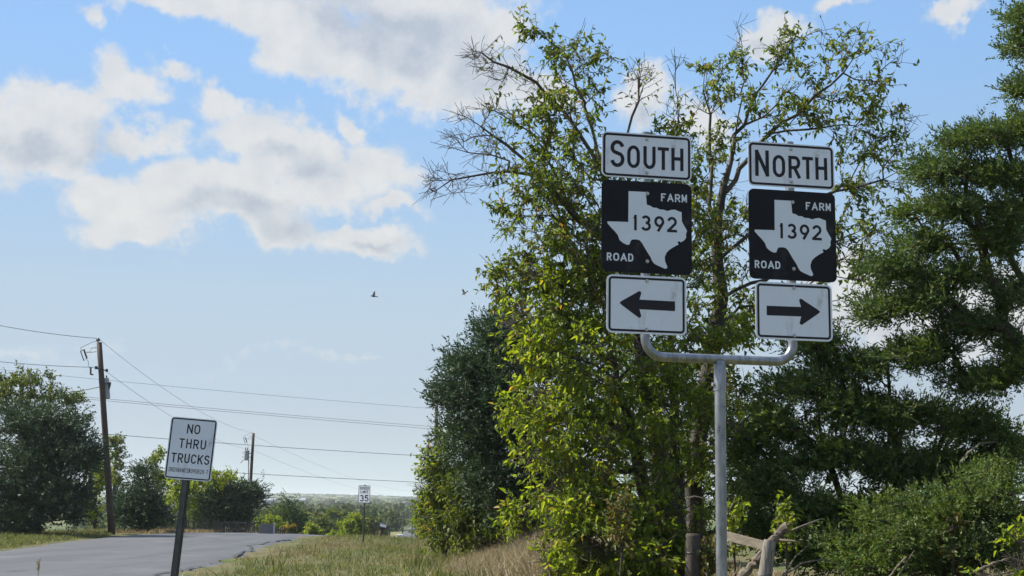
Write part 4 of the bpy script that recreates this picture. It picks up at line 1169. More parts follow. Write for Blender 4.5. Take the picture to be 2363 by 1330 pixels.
GLYPH = {
    'O': [_stad(.32)], '0': [_stad(.34)],
    'U': [('e', [(0, 1)] + _arc(.5, .30, .5, .30, 180, 360) + [(1, 1)])],
    'T': [('e', [(0, 1), (1, 1)]), ('e', [(.5, 1), (.5, 0)])],
    'H': [('e', [(0, 0), (0, 1)]), ('e', [(1, 0), (1, 1)]), ('o', [(0, .53), (1, .53)])],
    'N': [('e', [(0, 0), (0, 1)]), ('e', [(1, 0), (1, 1)]), ('e', [(.02, .99), (.98, .01)])],
    'R': [('e', [(0, 0), (0, 1)]), ('o', [(0, 1), (.55, 1)] + _arc(.58, .735, .42, .265, 90, -90) + [(0, .47)]), ('e', [(.5, .47), (1, 0)])],
    'P': [('e', [(0, 0), (0, 1)]), ('o', [(0, 1), (.55, 1)] + _arc(.58, .735, .42, .265, 90, -90) + [(0, .47)])],
    'F': [('e', [(0, 0), (0, 1)]), ('e', [(0, 1), (1, 1)]), ('o', [(0, .53), (.82, .53)])],
    'E': [('e', [(0, 0), (0, 1)]), ('e', [(0, 1), (1, 1)]), ('o', [(0, .53), (.85, .53)]), ('e', [(0, 0), (1, 0)])],
    'L': [('e', [(0, 1), (0, 0)]), ('e', [(0, 0), (1, 0)])],
    'I': [('e', [(.5, 0), (.5, 1)])],
    'A': [('e', [(0, 0), (.5, 1)]), ('e', [(1, 0), (.5, 1)]), ('o', [(.18, .3), (.82, .3)])],
    'M': [('e', [(0, 0), (0, 1)]), ('e', [(1, 0), (1, 1)]), ('e', [(.02, 1), (.5, .2)]), ('e', [(.98, 1), (.5, .2)])],
    'D': [('e', [(0, 0), (0, 1)]), ('o', [(0, 1), (.4, 1)] + _arc(.45, .62, .55, .38, 90, 0) + _arc(.45, .38, .55, .38, 0, -90) + [(0, 0)])],
    'K': [('e', [(0, 0), (0, 1)]), ('e', [(1, 1), (.03, .36)]), ('e', [(.38, .6), (1, 0)])],
    'C': [('o', _arc(.5, .68, .5, .32, 12, 180) + _arc(.5, .32, .5, .32, 180, 348))],
    'S': [('o', _arc(.5, .755, .48, .245, 12, 225) + _arc(.5, .265, .5, .265, 50, -168))],
    '1': [('e', [(.62, 0), (.62, 1)]), ('o', [(.62, .98), (.12, .80)])],
    '2': [('o', _arc(.5, .70, .48, .30, 165, -28) + [(.02, .02)]), ('e', [(0, 0), (1, 0)])],
    '3': [('o', _arc(.47, .755, .45, .245, 155, -90)), ('o', _arc(.47, .265, .53, .265, 90, -158))],
    '5': [('e', [(.92, 1), (.16, 1)]), ('o', [(.16, 1), (.09, .5)]), ('o', _arc(.48, .325, .52, .325, 128, -155))],
    '7': [('e', [(0, 1), (1, 1)]), ('e', [(.98, .98), (.35, 0)])],
    '8': [('c', _arc(.5, .76, .43, .24, 0, 346, 20)), ('c', _arc(.5, .26, .5, .26, 0, 346, 20))],
    '9': [('c', _arc(.5, .67, .5, .33, 0, 346, 22)), ('e', [(.97, .56), (.42, 0)])],
    '#': [('e', [(.3, 0), (.4, 1)]), ('e', [(.65, 0), (.75, 1)]), ('e', [(0, .33), (1, .33)]), ('e', [(0, .68), (1, .68)])],
    '-': [('e', [(.1, .45), (.9, .45)])],
}


def letter(mb, ch, x, z, w, h, s, y):
    """glyph with its lower left corner at x, z; stroke width s; print lies at depth y"""
    k = 0
    for kind, pts in GLYPH[ch]:
        p = np.array([(x + s / 2 + a * (w - s), z + s / 2 + b_ * (h - s)) for a, b_ in pts])
        closed = kind == 'c'
        if kind == 'e':
            p[0] += unit(p[0] - p[1]) * s / 2; p[-1] += unit(p[-1] - p[-2]) * s / 2
        n = len(p)
        if closed:
            tan = np.roll(p, -1, 0) - np.roll(p, 1, 0)
        else:
            tan = np.gradient(p, axis=0)
        tan = unit(tan); nr = np.c_[-tan[:, 1], tan[:, 0]]
        a = p + nr * s / 2; b_ = p - nr * s / 2
        yy = y - k * .00025
        v = np.concatenate([np.c_[a[:, 0], np.full(n, yy), a[:, 1]], np.c_[b_[:, 0], np.full(n, yy), b_[:, 1]]])
        m = n if closed else n - 1
        mb.add(v, quads=[(i, (i + 1) % n, n + (i + 1) % n, n + i) for i in range(m)])
        k += 1


def rrect(w, h, r, n=6, cx=0, cz=0):
    pts = []
    for (sx_, sz_, a0) in ((1, 1, 0), (-1, 1, 90), (-1, -1, 180), (1, -1, 270)):
        for a in np.radians(np.linspace(a0, a0 + 90, n)):
            pts.append((cx + sx_ * (w / 2 - r) + r * math.cos(a), cz + sz_ * (h / 2 - r) + r * math.sin(a)))
    return np.array(pts)


def panel(name, parent, cx, cz, w, h, y, mat, rad=.038, thick=.003):
    """sheet metal sign plate facing -Y; its own face is at y"""
    o = MB().prism(rrect(w, h, rad), 0, thick).build(name, mat, parent)
    o.location = (cx, y, cz)
    return o


def border(plate, w, h, inset, t, rad, mat):
    a = rrect(w - 2 * inset, h - 2 * inset, max(rad - inset, .006)); b_ = rrect(w - 2 * inset - 2 * t, h - 2 * inset - 2 * t, max(rad - inset - t, .004))
    n = len(a); y = -.0009
    v = np.concatenate([np.c_[a[:, 0], np.full(n, y), a[:, 1]], np.c_[b_[:, 0], np.full(n, y), b_[:, 1]]])
    return MB().add(v, quads=[(i, (i + 1) % n, n + (i + 1) % n, n + i) for i in range(n)]).build('border', mat, plate)


def bolt(parent, x, z, r=.0095, y=0.0):
    mb = MB()
    mb.tube([(x, y - .001, z), (x, y - .004, z)], r * 1.25, 14)
    mb.tube([(x, y - .004, z), (x, y - .011, z)], r * .8, 6)
    return mb.build('bolt', M['steel'], parent)


def word(parent, spec, mat, y=-.0012):
    """spec: list of (char, x, z, w, h, stroke) in the plate's own coordinates"""
    mb = MB()
    for (ch, x, z, w, h, s_) in spec: letter(mb, ch, x, z, w, h, s_, y)
    return mb.build('lettering', mat, parent)


# ================================================================== twin route sign assembly
SIGN_D = 8.42; SIGN_YAW = R(9.8)
sp_base = P(1656, 1165, SIGN_D); sp_base[2] = tz1(sp_base[0], SIGN_D)
sign = empty('route_sign_assembly', sp_base, (0, R(1.05), SIGN_YAW))
tag(sign, 'twin route signs SOUTH and NORTH on a galvanised forked post', 'road sign')
S = 1.003           # distance between the two uprights
zb = sp_base[2]


def hz(py):  # height on the assembly of a photo row
    return P(1656, py, SIGN_D)[2] - zb


z_bar = hz(829)
post = MB().tube([(0, 0, -.3), (0, 0, z_bar - .19)], .0355, 20).build('post', M['galv'], sign); smooth_by_angle(post)
pipe = []
rb = .118
pipe_top = hz(317)
for a in np.linspace(0, 1, 5): pipe.append((-S / 2, 0, pipe_top - a * (pipe_top - z_bar - rb) * .999))
for a in np.radians(np.linspace(180, 270, 9))[1:]: pipe.append((-S / 2 + rb + rb * math.cos(a), 0, z_bar + rb + rb * math.sin(a)))
for a in np.linspace(0, 1, 6)[1:-1]: pipe.append((-S / 2 + rb + a * (S - 2 * rb), 0, z_bar))
for a in np.radians(np.linspace(270, 360, 9))[:-1]: pipe.append((S / 2 - rb + rb * math.cos(a), 0, z_bar + rb + rb * math.sin(a)))
for a in np.linspace(1, 0, 5): pipe.append((S / 2, 0, pipe_top - a * (pipe_top - z_bar - rb) * .999))
br = MB().tube(pipe, .0305, 18).build('forked_bracket', M['galv'], sign); smooth_by_angle(br)
st = MB().tube([(0, 0, z_bar - .012), (0, 0, z_bar - .03), (0, 0, z_bar - .205)], [.036, .0395, .0395], 20).build('socket', M['galv'], br); smooth_by_angle(st)
cb = MB().tube([(-.052, 0, z_bar - .165), (.056, 0, z_bar - .165)], .0075, 10).tube([(-.054, 0, z_bar - .165), (-.040, 0, z_bar - .165)], .0135, 6).tube([(.042, 0, z_bar - .165), (.052, 0, z_bar - .165)], .012, 6).build('clamp_bolt', M['steel'], br)
weld = MB().tube([(0, 0, z_bar - .033), (0, 0, z_bar - .024)], [.043, .040], 20).build('weld_bead', M['galv'], br); smooth_by_angle(weld)

ZSOUTH = dict(d=(hz(374), .61, .305), r=(hz(536), .61, .61), a=(hz(713), .5334, .381))


TEX = [(400, 608), (548, 612), (556, 718), (590, 728), (612, 742), (640, 742), (668, 756), (700, 757), (735, 768), (768, 757), (800, 755), (830, 768), (856, 775), (858, 850), (868, 872), (885, 900), (902, 930), (893, 960), (895, 985), (880, 1008),
       (850, 1027), (836, 1018), (822, 1022), (822, 1034), (830, 1044), (790, 1065), (750, 1090), (725, 1115), (710, 1150), (712, 1185), (730, 1225), (732, 1240), (715, 1248), (690, 1238), (650, 1222), (618, 1205), (600, 1180), (590, 1155), (560, 1110), (535, 1070), (515, 1035),
       (495, 1015), (470, 1008), (430, 1010), (418, 1025), (410, 1050), (390, 1055), (355, 1040), (325, 1015), (310, 975), (285, 945), (245, 905), (222, 880), (220, 863), (398, 865)]


def plate_uv(x, y):
    """spot on the farm road plate, measured on the photo, in metres from its centre"""
    u = (x - 170) / 774.0
    top = 513 + 28 * u; bot = 1272 + 28 * u
    v = (y - top) / (bot - top)
    return (u - .5) * .61, (.5 - v) * .61


def spec_row(chars, spans, ytop, ybot, s, uvf):
    out = []
    for ch, (xa, xb) in zip(chars, spans):
        xm = (xa + xb) / 2
        a, zt = uvf(xa, ytop); b_, zb_ = uvf(xb, ybot)
        out.append((ch, a, zb_, b_ - a, zt - zb_, s))
    return out


def sign_column(side):
    x = side * S / 2
    yf = -.0345
    south = side < 0
    sh = 0.0
    # direction plate
    cz, w, h = ZSOUTH['d']
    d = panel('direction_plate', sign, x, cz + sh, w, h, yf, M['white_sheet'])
    d['label'] = 'white plate reading SOUTH' if south else 'white plate reading NORTH'
    border(d, w, h, .0085, .0155, .038, M['letter_black'])
    k = .61 / 771.0
    if south:
        sp = [('S', (243 - 557) * k, -.0855, 122 * k, .183, .0245)] + [(c, (a - 557) * k, -.0855, (b_ - a) * k, .154, .0225) for c, a, b_ in (('O', 388, 497), ('U', 527, 632), ('T', 650, 747), ('H', 768, 873))]
    else:
        k2 = .61 / 754.0
        sp = [('N', (1482 - 1798) * k2, -.0855, 120 * k2, .180, .0245)] + [(c, (a - 1798) * k2, -.0855, (b_ - a) * k2, .154, .0225) for c, a, b_ in (('O', 1635, 1743), ('R', 1772, 1876), ('T', 1893, 1988), ('H', 2008, 2112))]
    word(d, sp, M['letter_black'])
    bolt(d, 0, .1145); bolt(d, 0, -.112)
    # farm road plate
    cz, w, h = ZSOUTH['r']
    rp = panel('route_plate', sign, x, cz + sh, w, h, yf, M['black_sheet'])
    rp['label'] = 'black farm road 1392 plate below ' + ('SOUTH' if south else 'NORTH')
    pts = np.array([plate_uv(*q) for q in TEX])
    me = bpy.data.meshes.new('state_outline')
    import bmesh
    bm = bmesh.new()
    f = bm.faces.new([bm.verts.new((a, -.0009, b_)) for a, b_ in pts]); bm.normal_update()
    bmesh.ops.triangulate(bm, faces=[f], ngon_method='EAR_CLIP')
    bm.to_mesh(me); bm.free()
    link_mesh('state_outline', me, M['letter_white'], rp)
    u2 = lambda xx, yy: plate_uv(xx, yy)
    digits = spec_row('1392', [(437, 477), (508, 592), (620, 706), (730, 816)], 806, 938, .0175, u2)
    word(rp, [(c, a, digits[1][2], w_, digits[1][4], s_) for (c, a, z_, w_, h_, s_) in digits], M['letter_black'], -.0018)
    farm = spec_row('FARM', [(679, 720), (733, 787), (799, 845), (857, 903)], 622, 690, .0092, u2)
    road_ = spec_row('ROAD', [(217, 258), (272, 322), (333, 388), (398, 442)], 1121, 1188, .0098, u2)
    word(rp, [(c, a, farm[1][2], w_, farm[1][4], s_) for (c, a, z_, w_, h_, s_) in farm], M['letter_white'])
    word(rp, [(c, a, road_[1][2], w_, road_[1][4], s_) for (c, a, z_, w_, h_, s_) in road_], M['letter_white'])
    bolt(rp, .003, .2265, y=-.001); bolt(rp, .003, -.2265)
    # arrow plate
    cz, w, h = ZSOUTH['a']
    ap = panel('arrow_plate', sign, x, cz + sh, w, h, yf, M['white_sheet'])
    ap['label'] = 'white plate with black arrow pointing ' + ('left' if south else 'right')
    border(ap, w, h, .0125, .0145, .038, M['letter_black'])
    k = .541 / 685.0
    A = [(327, 383), (345, 366), (470, 292), (487, 280), (500, 279), (509, 287), (510, 298), (495, 350), (797, 356), (797, 438), (495, 432), (510, 484), (509, 495), (500, 503), (487, 502), (470, 490), (345, 400)]
    sg = 1 if south else -1
    pts = [(sg * (a - 557) * k, (393 + .012 * (a - 557) - b_) * k * .98) for a, b_ in A]
    bm = bmesh.new()
    vs = [bm.verts.new((a, -.0009, b_)) for a, b_ in pts]
    f = bm.faces.new(vs); bm.normal_update()
    bmesh.ops.triangulate(bm, faces=[f], ngon_method='EAR_CLIP')
    me = bpy.data.meshes.new('arrow'); bm.to_mesh(me); bm.free()
    link_mesh('arrow', me, M['letter_black'], ap)
    bolt(ap, .002, .157); bolt(ap, -.001, -.160)


sign_column(-1); sign_column(1)

# ================================================================== NO THRU TRUCKS sign
def channel_post(h, w=.078, dep=.035):
    """perforated U-channel post, open side back"""
    mb = MB()
    t = .004
    prof = [(-w / 2, .0), (-w * .27, .0), (-w * .22, -dep), (w * .22, -dep), (w * .27, .0), (w / 2, .0)]
    prof = np.array(prof); back = prof + np.array([0, t])
    poly = np.concatenate([prof, back[::-1]])
    n = len(poly)
    v = np.concatenate([np.c_[poly, np.zeros(n)], np.c_[poly, np.full(n, h)]])
    mb.add(v, quads=[(i, (i + 1) % n, n + (i + 1) % n, n + i) for i in range(n)])
    m = len(prof)
    mb.add(v, quads=[(n + i, n + i + 1, n + n - 2 - i, n + n - 1 - i) for i in range(m - 1)])
    return mb


D2 = 13.0
b2 = P(398, 1165, D2); b2[2] = tz1(b2[0], D2)
no_thru = empty('regulatory_sign', b2, (0, R(4.6), R(4.0)))
tag(no_thru, 'leaning white NO THRU TRUCKS sign on a dark perforated post', 'road sign')
w2_, h2_ = .457, .6096
zs = P(430, 1035, D2)[2] - b2[2]
cp = channel_post(zs + .2 + .35).build('post', M['green_steel'], no_thru); cp.location = (.0, .012, -.35)
holes = MB()
for k in range(58):
    zz = -.1 + k * .0254 * 1.5
    if zz < zs - h2_ / 2 - .01:
        holes.tube([(0, -.0245, zz), (0, -.0225, zz)], .0058, 8)
M['hole'] = surf('punched_hole_shine', [(.3, (.5, .52, .55)), (.7, (.62, .64, .66))], 8, .6)  # pale discs: the shine at the punched holes is put into the colour
ho = holes.build('post_hole_row', M['hole'], cp)
ho.location = (0, 0, .35)
ho['kind'] = 'stuff'
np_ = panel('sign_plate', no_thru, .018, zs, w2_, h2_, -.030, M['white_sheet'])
border(np_, w2_, h2_, .0085, .0125, .032, M['letter_black'])


def centred(text, cx, z, h, cw, gap, s_, widths=None):
    ws = [cw * (widths or {}).get(c, 1) for c in text]
    tot = sum(ws) + gap * (len(text) - 1)
    x = cx - tot / 2; out = []
    for c, w_ in zip(text, ws):
        out.append((c, x, z, w_, h, s_)); x += w_ + gap
    return out


for row in (centred('NO', .004, .150, .093, .057, .0145, .0125), centred('THRU', .010, .0035, .093, .053, .0175, .0125), centred('TRUCKS', .006, -.143, .093, .051, .0140, .0125),
            centred('ORDINANCE', -.0925, -.236, .0435, .0185, .0050, .0042, {'I': .5}) + centred('#090820-7', .0975, -.236, .0435, .0175, .0050, .0042, {'-': .7})):
    word(np_, row, M['letter_black'])
bolt(np_, 0, .232, .006); bolt(np_, .145, .045, .004)

# ================================================================== SPEED LIMIT 35 sign
D3 = 56.0
b3 = P(839, 1165, D3); b3[2] = tz1(b3[0], D3)
speed = empty('speed_limit_sign', b3, (0, R(1.2), R(-26)))
tag(speed, 'small white SPEED LIMIT 35 sign on a thin dark post', 'road sign')
zsp = P(839, 1141, D3)[2] - b3[2]
cp3 = channel_post(zsp + .4 + .2, .085, .04).build('post', M['green_steel'], speed); cp3.location = (0, .014, -.2)
w3_, h3_ = .59, .74
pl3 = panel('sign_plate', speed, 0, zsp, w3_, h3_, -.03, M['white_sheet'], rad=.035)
border(pl3, w3_, h3_, .004, .02, .035, M['letter_black'])
for row in (centred('SPEED', 0, .200, .105, .075, .022, .019), centred('LIMIT', 0, .050, .105, .078, .024, .019, {'I': .3}), centred('35', 0, -.30, .27, .2, .035, .044)):
    word(pl3, row, M['letter_black'], -.003)

# ================================================================== mailboxes
D4 = 74.0
b4 = P(877, 1165, D4); b4[2] = tz1(b4[0], D4)
mail = empty('mailbox', b4, (0, R(13), R(-10)))
tag(mail, 'dark mailbox with pale side tilted on a thick leaning post', 'mailbox')
MB().tube([(0, 0, -.3), (0.0, 0, .3), (.0, 0, .58)], [.13, .12, .115], 9, jitter=.08).build('post', M['pole_wood'], mail)
mbx = MB()
arch = [(-.16, 0), (.16, 0), (.16, .18)] + [(.16 * math.cos(a), .18 + .13 * math.sin(a)) for a in np.radians(np.linspace(20, 160, 8))] + [(-.16, .18)]
mbx.prism(np.array(arch), -.29, .29)
bxo = mbx.build('box', M['dark_metal'], mail); bxo.location = (.06, 0, .60); bxo.rotation_euler = (0, R(14), R(90))
sd = MB().box((.0, 0, .15), (.008, .36, .15)).build('side_panel', M['box_white'], bxo); sd.location = (-.1645, 0, 0)
sd2 = MB().box((.0, 0, .15), (.008, .36, .15)).build('side_panel', M['box_white'], bxo); sd2.location = (.1645, 0, 0)
for zz in (.42, .32, .2):
    MB().tube([(-.02, -.125, zz), (-.02, -.135, zz)], .03, 10).build('reflector', M['box_white'], mail)
D5 = 118.0
b5 = P(924, 1165, D5); b5[2] = tz1(b5[0], D5)
mail2 = empty('mailbox', b5, (0, 0, R(12)))
tag(mail2, 'tiny pale mailbox on a thin post beside the far road', 'mailbox')
hb = max(.8, P(924, 1241, D5)[2] - b5[2])
MB().tube([(0, 0, -.2), (0, 0, hb)], .05, 8).build('post', M['pole_wood'], mail2)
o = MB().prism(np.array(arch) * .8, -.27, .27).build('box', M['box_white'], mail2); o.location = (0, 0, hb); o.rotation_euler = (0, 0, R(80))
b6 = P(929, 1165, 128); b6[2] = tz1(b6[0], 128)
h6 = P(929, 1184, 128)[2] - b6[2]
mk = empty('marker_pole', b6); tag(mk, 'very thin grey pole behind the tiny mailbox', 'pole')
MB().tube([(0, 0, -.2), (.02, 0, h6 * .5), (0, 0, h6)], [.035, .032, .025], 8).build('shaft', M['wire'], mk)
MB().tube([(0, 0, h6), (0, 0, h6 + .12)], [.06, .05], 8).build('cap', M['wire'], mk)

# ================================================================== utility poles
def util_pole(px, ybase, d, ytop, lean_px, label, can=True):
    b_ = P(px, 1165, d); b_[2] = tz1(b_[0], d) - .1
    tp = P(px + lean_px, ytop, d)
    t = empty('utility_pole', b_); tag(t, label, 'utility pole', 'wooden utility poles')
    v = tp - b_
    MB().tube([v * a for a in np.linspace(-.02, 1, 7)], np.linspace(.17, .125, 7), 12).build('pole', M['pole_wood'], t, True)
    return t, b_, v


def along(v, f): return v * f


D6 = 62.0
t1, pb1, pv1 = util_pole(262, 1230, D6, 791, -33, 'leaning brown utility pole with fuse box and transformer at left')
pin_ = MB().tube([pv1 * 1.0 + np.array([-.05, 0, -.15]), pv1 * 1.0 + np.array([-.06, 0, .1])], .03, 8).tube([pv1 + np.array([-.06, 0, .08]), pv1 + np.array([-.06, 0, .14]), pv1 + np.array([-.06, 0, .22])], [.09, .10, .05], 10).build('insulator', M['porcelain'], t1)
def bracket_set(t, pv, sc):
    f = lambda dx, dz, dy=0: pv + np.array([dx * sc, dy * sc, dz * sc])
    ck = MB().tube([f(-.12, -.26), f(-.40, -.28), f(-.40, -.50), f(-.12, -.46)], .018 * sc, 6).tube([f(-.40, -.48), f(-.62, -.49)], .02 * sc, 6).build('bracket', M['dark_metal'], t)
    MB().tube([f(-.92, -.44), f(-.76, -.35), f(-.58, -.80), f(-.72, -.92), f(-.92, -.44)], .026 * sc, 6).tube([f(-.76, -.35), f(-.58, -.80)], .045 * sc, 8).build('fuse_cutout', M['porcelain'], ck)
    MB().tube([f(-.05, .08), f(-.35, .02), f(-.70, -.15), f(-.93, -.27), f(-.88, -.4)], .012 * sc, 5).tube([f(-.58, -.85), f(-.5, -.95), f(-.46, -1.2), f(-.4, -1.3)], .012 * sc, 5).build('jumper_wire', M['wire_black'], ck)
    return f
f1 = bracket_set(t1, pv1, .95)
MB().tube([f1(-.36, -1.26), f1(-.35, -1.62)], .045, 8).tube([f1(-.36, -1.6), f1(-.22, -1.63)], .035, 8).build('arrester', M['porcelain'], t1)
ax1 = pv1 / np.linalg.norm(pv1)
tc_ = pv1 - ax1 * 1.72 + np.array([0.02, .30, 0])
can1 = MB().tube([tc_ + ax1 * .02, tc_, tc_ - ax1 * .95, tc_ - ax1 * .98], [.18, .235, .235, .2], 18).build('transformer', M['can_grey'], t1); smooth_by_angle(can1)
for dx, dy in ((-.1, -.1), (.12, 0)):
    MB().tube([tc_ + np.array([dx, dy, 0]), tc_ + np.array([dx, dy, .16])], [.05, .03], 8).build('bushing', M['porcelain'], can1)
q = pv1 - ax1 * 1.3
MB().tube([q + np.array([-.2, -.1, .06]), q + np.array([.0, -.14, 0]), q + np.array([.28, 0, -.06])], .03, 6).tube([q + np.array([-.20, -.1, .0]), q + np.array([-.2, -.1, .14])], .07, 8).tube([q + np.array([.28, 0, -.12]), q + np.array([.28, 0, .02])], .06, 8).build('insulator', M['dark_metal'], t1)
q = pv1 - ax1 * 2.0
MB().tube([q + np.array([.1, 0, 0]), q + np.array([.36, 0, .02])], .03, 6).tube([q + np.array([.36, 0, .08]), q + np.array([.36, 0, -.06]), q + np.array([.36, 0, -.3])], [.08, .07, .015], 8).build('bushing', M['dark_metal'], t1)

D7 = 122.0
t2, pb2, pv2 = util_pole(573, 1232, D7, 1000, 12, 'far upright utility pole with grey transformer hung on its left')
ax2 = pv2 / np.linalg.norm(pv2)
f2 = bracket_set(t2, pv2 + np.array([0, 0, -.05]), 1.0)
tc2 = pv2 - ax2 * 1.62 + np.array([-.52, 0, 0])
can2 = MB().tube([tc2 + ax2 * .03, tc2, tc2 - ax2 * .85, tc2 - ax2 * .9], [.2, .25, .25, .2], 16).build('transformer', M['can_grey'], t2); smooth_by_angle(can2)
for dx in (-.1, .06):
    MB().tube([tc2 + np.array([dx, 0, 0]), tc2 + np.array([dx * 1.2, 0, .3])], [.06, .035], 8).build('bushing', M['porcelain'], can2)
for dz in (-.25, -.6):
    MB().box(tc2 + np.array([.28, 0, dz]), (.3, .06, .06)).build('mounting_arm', M['dark_metal'], can2)
for (x0, z0, x1, z1) in ((-.25, -.2, -.42, -.2), (-.25, -.6, -.42, -.58), (-.3, -.85, -.55, -1.15)):
    MB().tube([tc2 + np.array([x0, 0, z0]), tc2 + np.array([x1, 0, z1])], .028, 6).build('terminal', M['dark_metal'], can2)
MB().tube([tc2 + np.array([.2, 0, -.85]), tc2 + np.array([.22, 0, -3.6])], .05, 8).build('conduit', M['can_grey'], t2)

# the pole that stands in the leaves at the end of the hedgerow
D8 = 104.0
t3, pb3, pv3 = util_pole(1013, 1240, D8, 925, -6, 'utility pole half hidden in leaves at the end of the hedgerow')
MB().box(pv3 + np.array([0, 0, -.3]), (1.6, .1, .11)).build('crossarm', M['pole_wood'], t3)
for k in (-.7, .0, .7):
    MB().tube([pv3 + np.array([k, 0, -.24]), pv3 + np.array([k, 0, -.06])], [.05, .03], 8).build('insulator', M['porcelain'], t3)
# small far pole in the valley
b9 = P(951.5, 1165, 420); b9[2] = tz1(b9[0], 420)
t9 = empty('utility_pole', b9); tag(t9, 'tiny far utility pole in the valley right of the speed limit sign', 'utility pole', 'wooden utility poles')
v9 = P(951.5, 1158, 420) - b9
MB().tube([v9 * 0, v9 * .5, v9], [.17, .15, .13], 8).build('pole', M['pole_wood'], t9)
MB().box(v9 + np.array([0, 0, -.6]), (1.8, .12, .12)).build('crossarm', M['pole_wood'], t9)

# ------------------------------------------------------------------ wires
def wire(label, a, b_, sag, r, mat='wire', group='overhead wires', n=26):
    a = np.asarray(a); b_ = np.asarray(b_)
    t = np.linspace(0, 1, n)
    p = a + (b_ - a) * t[:, None]; p[:, 2] -= sag * 4 * t * (1 - t)
    o = MB().tube(p - a, r, 5).build('overhead_wire', M[mat], None, True)
    o.location = a.tolist()
    tag(o, label, 'wire', group)
    return o


top1 = pb1 + pv1 + np.array([-.06, 0, .2]); neu1 = pb1 + pv1 - ax1 * 1.2
top2 = pb2 + pv2; neu2 = pb2 + pv2 - ax2 * 1.55
wire('top wire from the leaning pole to the left edge', P(-320, 668, 56), top1, .35, .013)
wire('second wire from the leaning pole to the left edge', P(-320, 787, 56), neu1 + np.array([-.15, 0, 0]), .25, .013)
wire('service wire dropping left from the leaning pole into the tree', P(120, 906, 66), pb1 + pv1 - ax1 * 2.15 + np.array([-.15, 0, 0]), .08, .020, 'wire_black')
wire('upper wire running from the leaning pole down to the far pole', top1, top2, .75, .009)
wire('lower wire running from the leaning pole down to the far pole', neu1, neu2, .75, .009)
wire('upper wire leaving the far pole towards the valley', top2 + np.array([.1, 0, -.25]), P(1010, 1130, 330), 2.2, .009)
wire('lower wire leaving the far pole towards the valley', neu2, P(1010, 1142, 330), 2.2, .009)
wire('faint highest crossing wire left to right', P(-300, 822, 80), P(1007, 944, D8), .15, .010)
wire('upper wire of the close pair crossing left to right', P(-300, 868, 80), P(1007, 985.5, D8 - .1), .12, .013)
wire('lower wire of the close pair crossing left to right', P(-300, 873, 80), P(1007, 991, D8 - .2), .10, .013)
wire('dark crossing wire passing behind the NO THRU sign', P(-300, 953, 80), P(1007, 1054, D8 - .1), .22, .017, 'wire_black')
wire('lowest crossing wire just above the speed limit sign', P(-300, 1036, 80), P(1007, 1115, D8 - .2), .14, .017, 'wire_black')

# ================================================================== old fence by the sign post
D10 = 13.6
fence = empty('old_fence', ground_at(1750, D10)); tag(fence, 'weathered wooden fence post with pale nailed rail and wire', 'fence')
fo = ground_at(1750, D10)
pt = P(1777, 1247, D10) - fo; pbm = P(1763, 1345, D10) - fo
dirp = unit(pt - pbm); bot = pbm - dirp * ((pbm[2] + .15) / dirp[2])
fp = MB().tube([bot, bot + (pt - bot) * .5, bot + (pt - bot) * .97, pt], [.078, .073, .064, .060], 16, jitter=.04).build('post', M['grey_wood'], fence); smooth_by_angle(fp, 50)
ra = P(1653, 1231, D10 + .28) - fo; rb_ = P(1763, 1259, D10 + .02) - fo
mid_ = (ra + rb_) / 2; vx = unit(rb_ - ra); vy = unit(np.cross([0, 0, 1.0], vx)); vz = np.cross(vx, vy)
MB().box(mid_, (np.linalg.norm(rb_ - ra), .026, .089), np.c_[vx, vy, vz]).build('rail', M['pale_board'], fence)
wr = MB()
for k, zz in enumerate((.62, .665, .64)):
    c_ = bot + (pt - bot) * (zz + .02)
    a_ = np.linspace(0, 2 * PI, 22)
    wr.tube([c_ + np.array([.074 * math.cos(a), .074 * math.sin(a), .012 * math.sin(a + k)]) for a in a_], .0028, 5)
wr.build('wire_wrap', M['dark_metal'], fence)
MB().box(P(1784, 1272, D10 - .066) - fo, (.016, .006, .007)).box(P(1766, 1290, D10 - .068) - fo, (.005, .006, .26)).build('split', M['dark_metal'], fence)
g2p = ground_at(1590, 14.2)
f2p = empty('old_fence_post', g2p); tag(f2p, 'grey weathered post in the leaves left of the sign post', 'fence post')
v_ = P(1600, 1232, 14.2) - g2p
MB().tube([v_ * -.05, v_ * .5, v_ * .97, v_], [.085, .083, .08, .072], 12, jitter=.06).build('shaft', M['bark'], f2p, True)  # dark bark colour stands in for the shadow over this grey post
MB().tube([v_ * .8 + np.array([.09 * math.cos(a), .09 * math.sin(a), 0]) for a in np.linspace(0, 2 * PI, 16)], .003, 5).build('wire_wrap', M['dark_metal'], f2p)


def limb(name, label, pts, rads, mat='dead_wood', k=9, twigs=()):
    b_ = np.array(pts[0])
    t = empty(name, b_); tag(t, label, 'branch')
    pts = np.array(pts) - b_
    tt = np.linspace(0, len(pts) - 1, 6 * len(pts)); ii = np.minimum(tt.astype(int), len(pts) - 2); ff = (tt - ii)[:, None]
    fine_p = pts[ii] * (1 - ff) + pts[ii + 1] * ff
    rl = np.random.RandomState(len(label))
    rr0 = np.interp(tt, np.arange(len(rads)), rads) * (1 + .16 * rl.randn(len(tt)).clip(-1.4, 1.4))
    fine_p = fine_p + rl.randn(*fine_p.shape) * np.mean(rads) * .22
    MB().tube(fine_p, rr0, k, jitter=.16, seed=3).build('stem', M[mat], t)
    for tp, rr in twigs:
        MB().tube(np.array(tp) - b_, rr, 6, jitter=.1).build('twig', M[mat], t, True)
    return t


